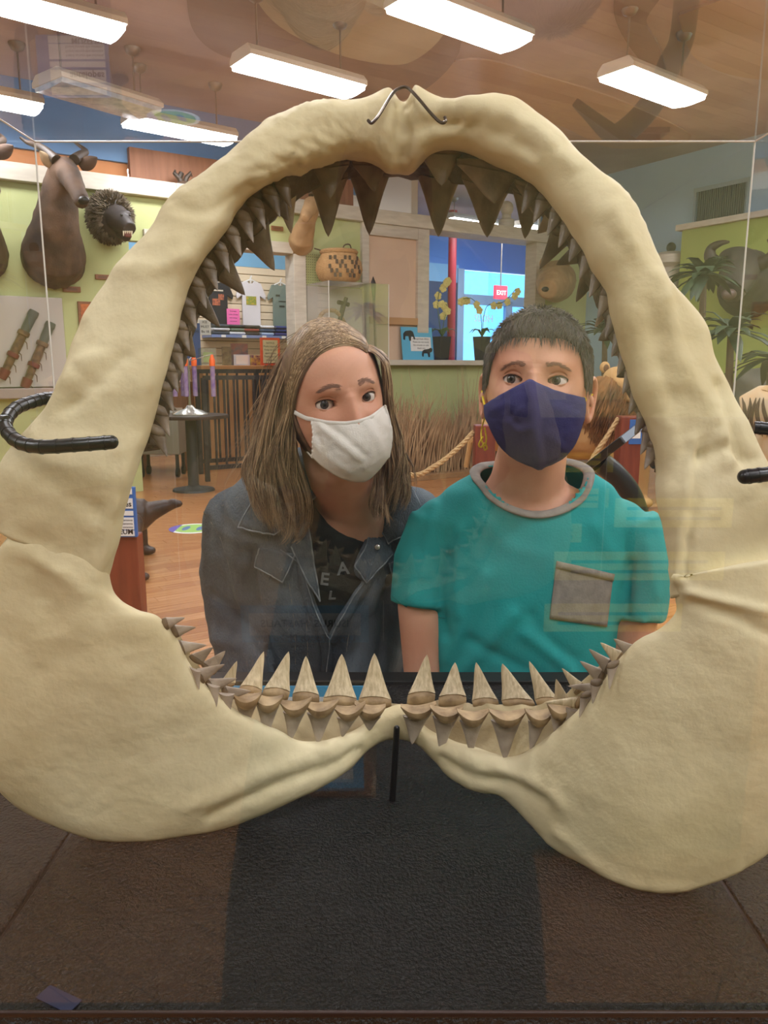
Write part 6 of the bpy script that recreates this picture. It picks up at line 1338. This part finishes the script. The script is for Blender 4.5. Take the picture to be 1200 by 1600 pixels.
# counter-top bits
zt4 = zc_+.001; wc = 9.95
def stand(name, lab, cat, x0, x1, y0, y1, m, inner=None, w=wc, lines=(), size=.03, margin=.12):
    A = PW(x0, y1, w); B = PW(x1, y0, w); wd = (B-A).dot(E1); z1 = B.z; z0 = zt4 if A.z < zt4+.15 else A.z; t = thing(name, lab, cat, UW(A.dot(E1)+wd/2, w, z0)); h = z1-z0
    uw_box('board', A.dot(E1), B.dot(E1), w, w+.015, z0, z1, m, t)
    if inner: uw_box('sheet', A.dot(E1)+wd*margin, B.dot(E1)-wd*margin, w-.004, w, z0+h*margin*.7, z1-h*margin*.7, inner, t)
    for k, s in enumerate(lines): text('print_line', s, size, M_ink, t, UW(A.dot(E1)+wd/2, w-.006, z1-h*.22-k*size*1.35), E1, EZ, 'CENTER', .0003)
    uw_box('foot', A.dot(E1)+wd*.2, B.dot(E1)-wd*.2, w-.03, w+.06, z0, z0+.008, m, t); return t
stand('counter_notice', 'orange bordered notice hanging at the front of the counter', 'notice', 408, 437, 528, 581, mat('notice_orange', (244, 92, 50), .5), mat('notice_cream', (232, 214, 176), .6), 9.72, ['NOTICE', 'Masks required', 'Keep six feet', 'apart please', 'Thank you for', 'visiting the', 'museum shop'], .033)
stand('blue_shop_sign', 'blue and white round-topped shop sign left on the counter', 'sign', 288, 312, 505, 560, mat('sign_blue', (66, 96, 160), .5), None, 9.9, ['Goobs'], .07)
stand('white_shop_sign', 'small white printed sign beside the blue shop sign', 'sign', 311, 329, 500, 523, M_cardw, None, 9.92, ['ICE', 'MUST', 'Be 18'], .045)
stand('brochure_holder', 'stand of dark photo brochures on the counter', 'brochures', 362, 387, 537, 571, mat('brochure_dark', (70, 84, 96), .4, (150, 90, 80), 12), None, 10.1)
stand('white_card', 'small white card with a rounded frame on the counter', 'card', 366, 390, 554, 570, mat('card_pale', (206, 214, 230), .4), M_cardw, 10.0)
stand('brown_booklet', 'upright green-brown booklet beside the brochures', 'booklet', 348, 361, 542, 571, mat('booklet', (150, 140, 108), .5, (96, 70, 60), 14), None, 10.05)
t = thing('candy_box', 'row of small purple and yellow packets on the counter', 'box', PW(402, 570, 10.1)); uw_box('tray', uof(390, 565, 10.1), uof(408, 565, 10.1), 10.05, 10.2, zt4, zt4+.10, mat('tray_purple', (110, 60, 96), .5, (206, 180, 80), 18), t, .004); uw_box('packets', uof(391, 565, 10.1), uof(407, 565, 10.1), 10.07, 10.18, zt4+.10, zt4+.14, mat('packet_mix', (210, 190, 120), .5, (90, 40, 90), 30), t, .004)
t = thing('clear_donation_box', 'clear plastic box with a green card on the counter', 'box', PW(323, 575, 9.95)); uw_box('box', uof(310, 565, 9.9), uof(336, 565, 9.9), 9.85, 10.1, zt4, zt4+.22, glass('box_clear', (.86, .9, .86), 1.0, 0, .12), t); uw_box('card', uof(318, 565, 9.84), uof(333, 565, 9.84), 9.838, 9.845, zt4+.04, zt4+.17, mat('card_green', (190, 210, 150), .6), t)
# ================================================================== BEHIND THE PHOTOGRAPHER (seen as reflections)
ph_ = thing('person', 'unseen photographer in dark clothes, added behind the camera to darken reflections', 'person', (.0, -.42, 0))  # unseen figure added to block room reflections in the case and plinth
mb = MB(); mb.tube([(0, -.40, 1.50), (0, -.41, 1.42), (0, -.42, 1.36), (0, -.42, 1.25), (0, -.43, 1.05), (0, -.43, .90)], [(.05, .05), (.07, .06), (.19, .09), (.2, .11), (.17, .11), (.18, .12)], 20, up=(1, 0, 0))
mb.ell((0, -.37, 1.60), (.075, .095, .115), 20, 14); mb.tube([(0, -.43, 1.0), (0, -.43, .7), (0, -.43, .35), (0, -.43, .03)], [(.18, .12), (.24, .16), (.30, .2), (.33, .22)], 20, up=(1, 0, 0))
for sx in (-1, 1):
    mb.tube([(sx*.19, -.42, 1.36), (sx*.23, -.34, 1.14), (sx*.10, -.09, 1.24), (sx*.085, -.06, 1.28)], [.055, .045, .03, .027], 12); hand(mb, (sx*.085, -.07, 1.26), (-sx*.35, .1, 1), sx, .8)
    mb.tube([(sx*.09, -.43, .92), (sx*.1, -.41, .48), (sx*.1, -.43, .04)], [.09, .065, .045], 12); mb.tube([(sx*.1, -.47, .045), (sx*.1, -.36, .045), (sx*.1, -.26, .03)], [.045, .045, .03], 10)
vs, fs, ns = remesh(mb, .012, 3); obj('body', [Vector((v.x, min(v.y, -.012), max(v.z, .002))) for v in vs], fs, mat('photographer_dark', (44, 42, 44), .9), ph_, True, 180)
t = thing('wall_text_panel', 'dark panel with yellow label strips standing behind the camera', 'panel', (.62, -1.05, 0))
mb = MB(); mb.box((.62, -1.08, .62), (.75, .04, 1.2)); mb.build('board', mat('panel_dark', (30, 34, 34), .7), t); M_ys = mat('strip_yellow', (238, 226, 60), .5)
for k, (x, z, w) in enumerate(((.74, .98, .30), (.66, .84, .44), (.60, .70, .36))):
    mb = MB(); mb.box((x, -1.055, z), (w, .006, .075)); mb.build('label_strip', M_ys, t)
    for q in range(2): mb = MB(); mb.box((x, -1.051, z+.012-.026*q), (w*.8, .002, .008)); mb.build('text_line', mat('text_grey', (70, 80, 70), .6), t)
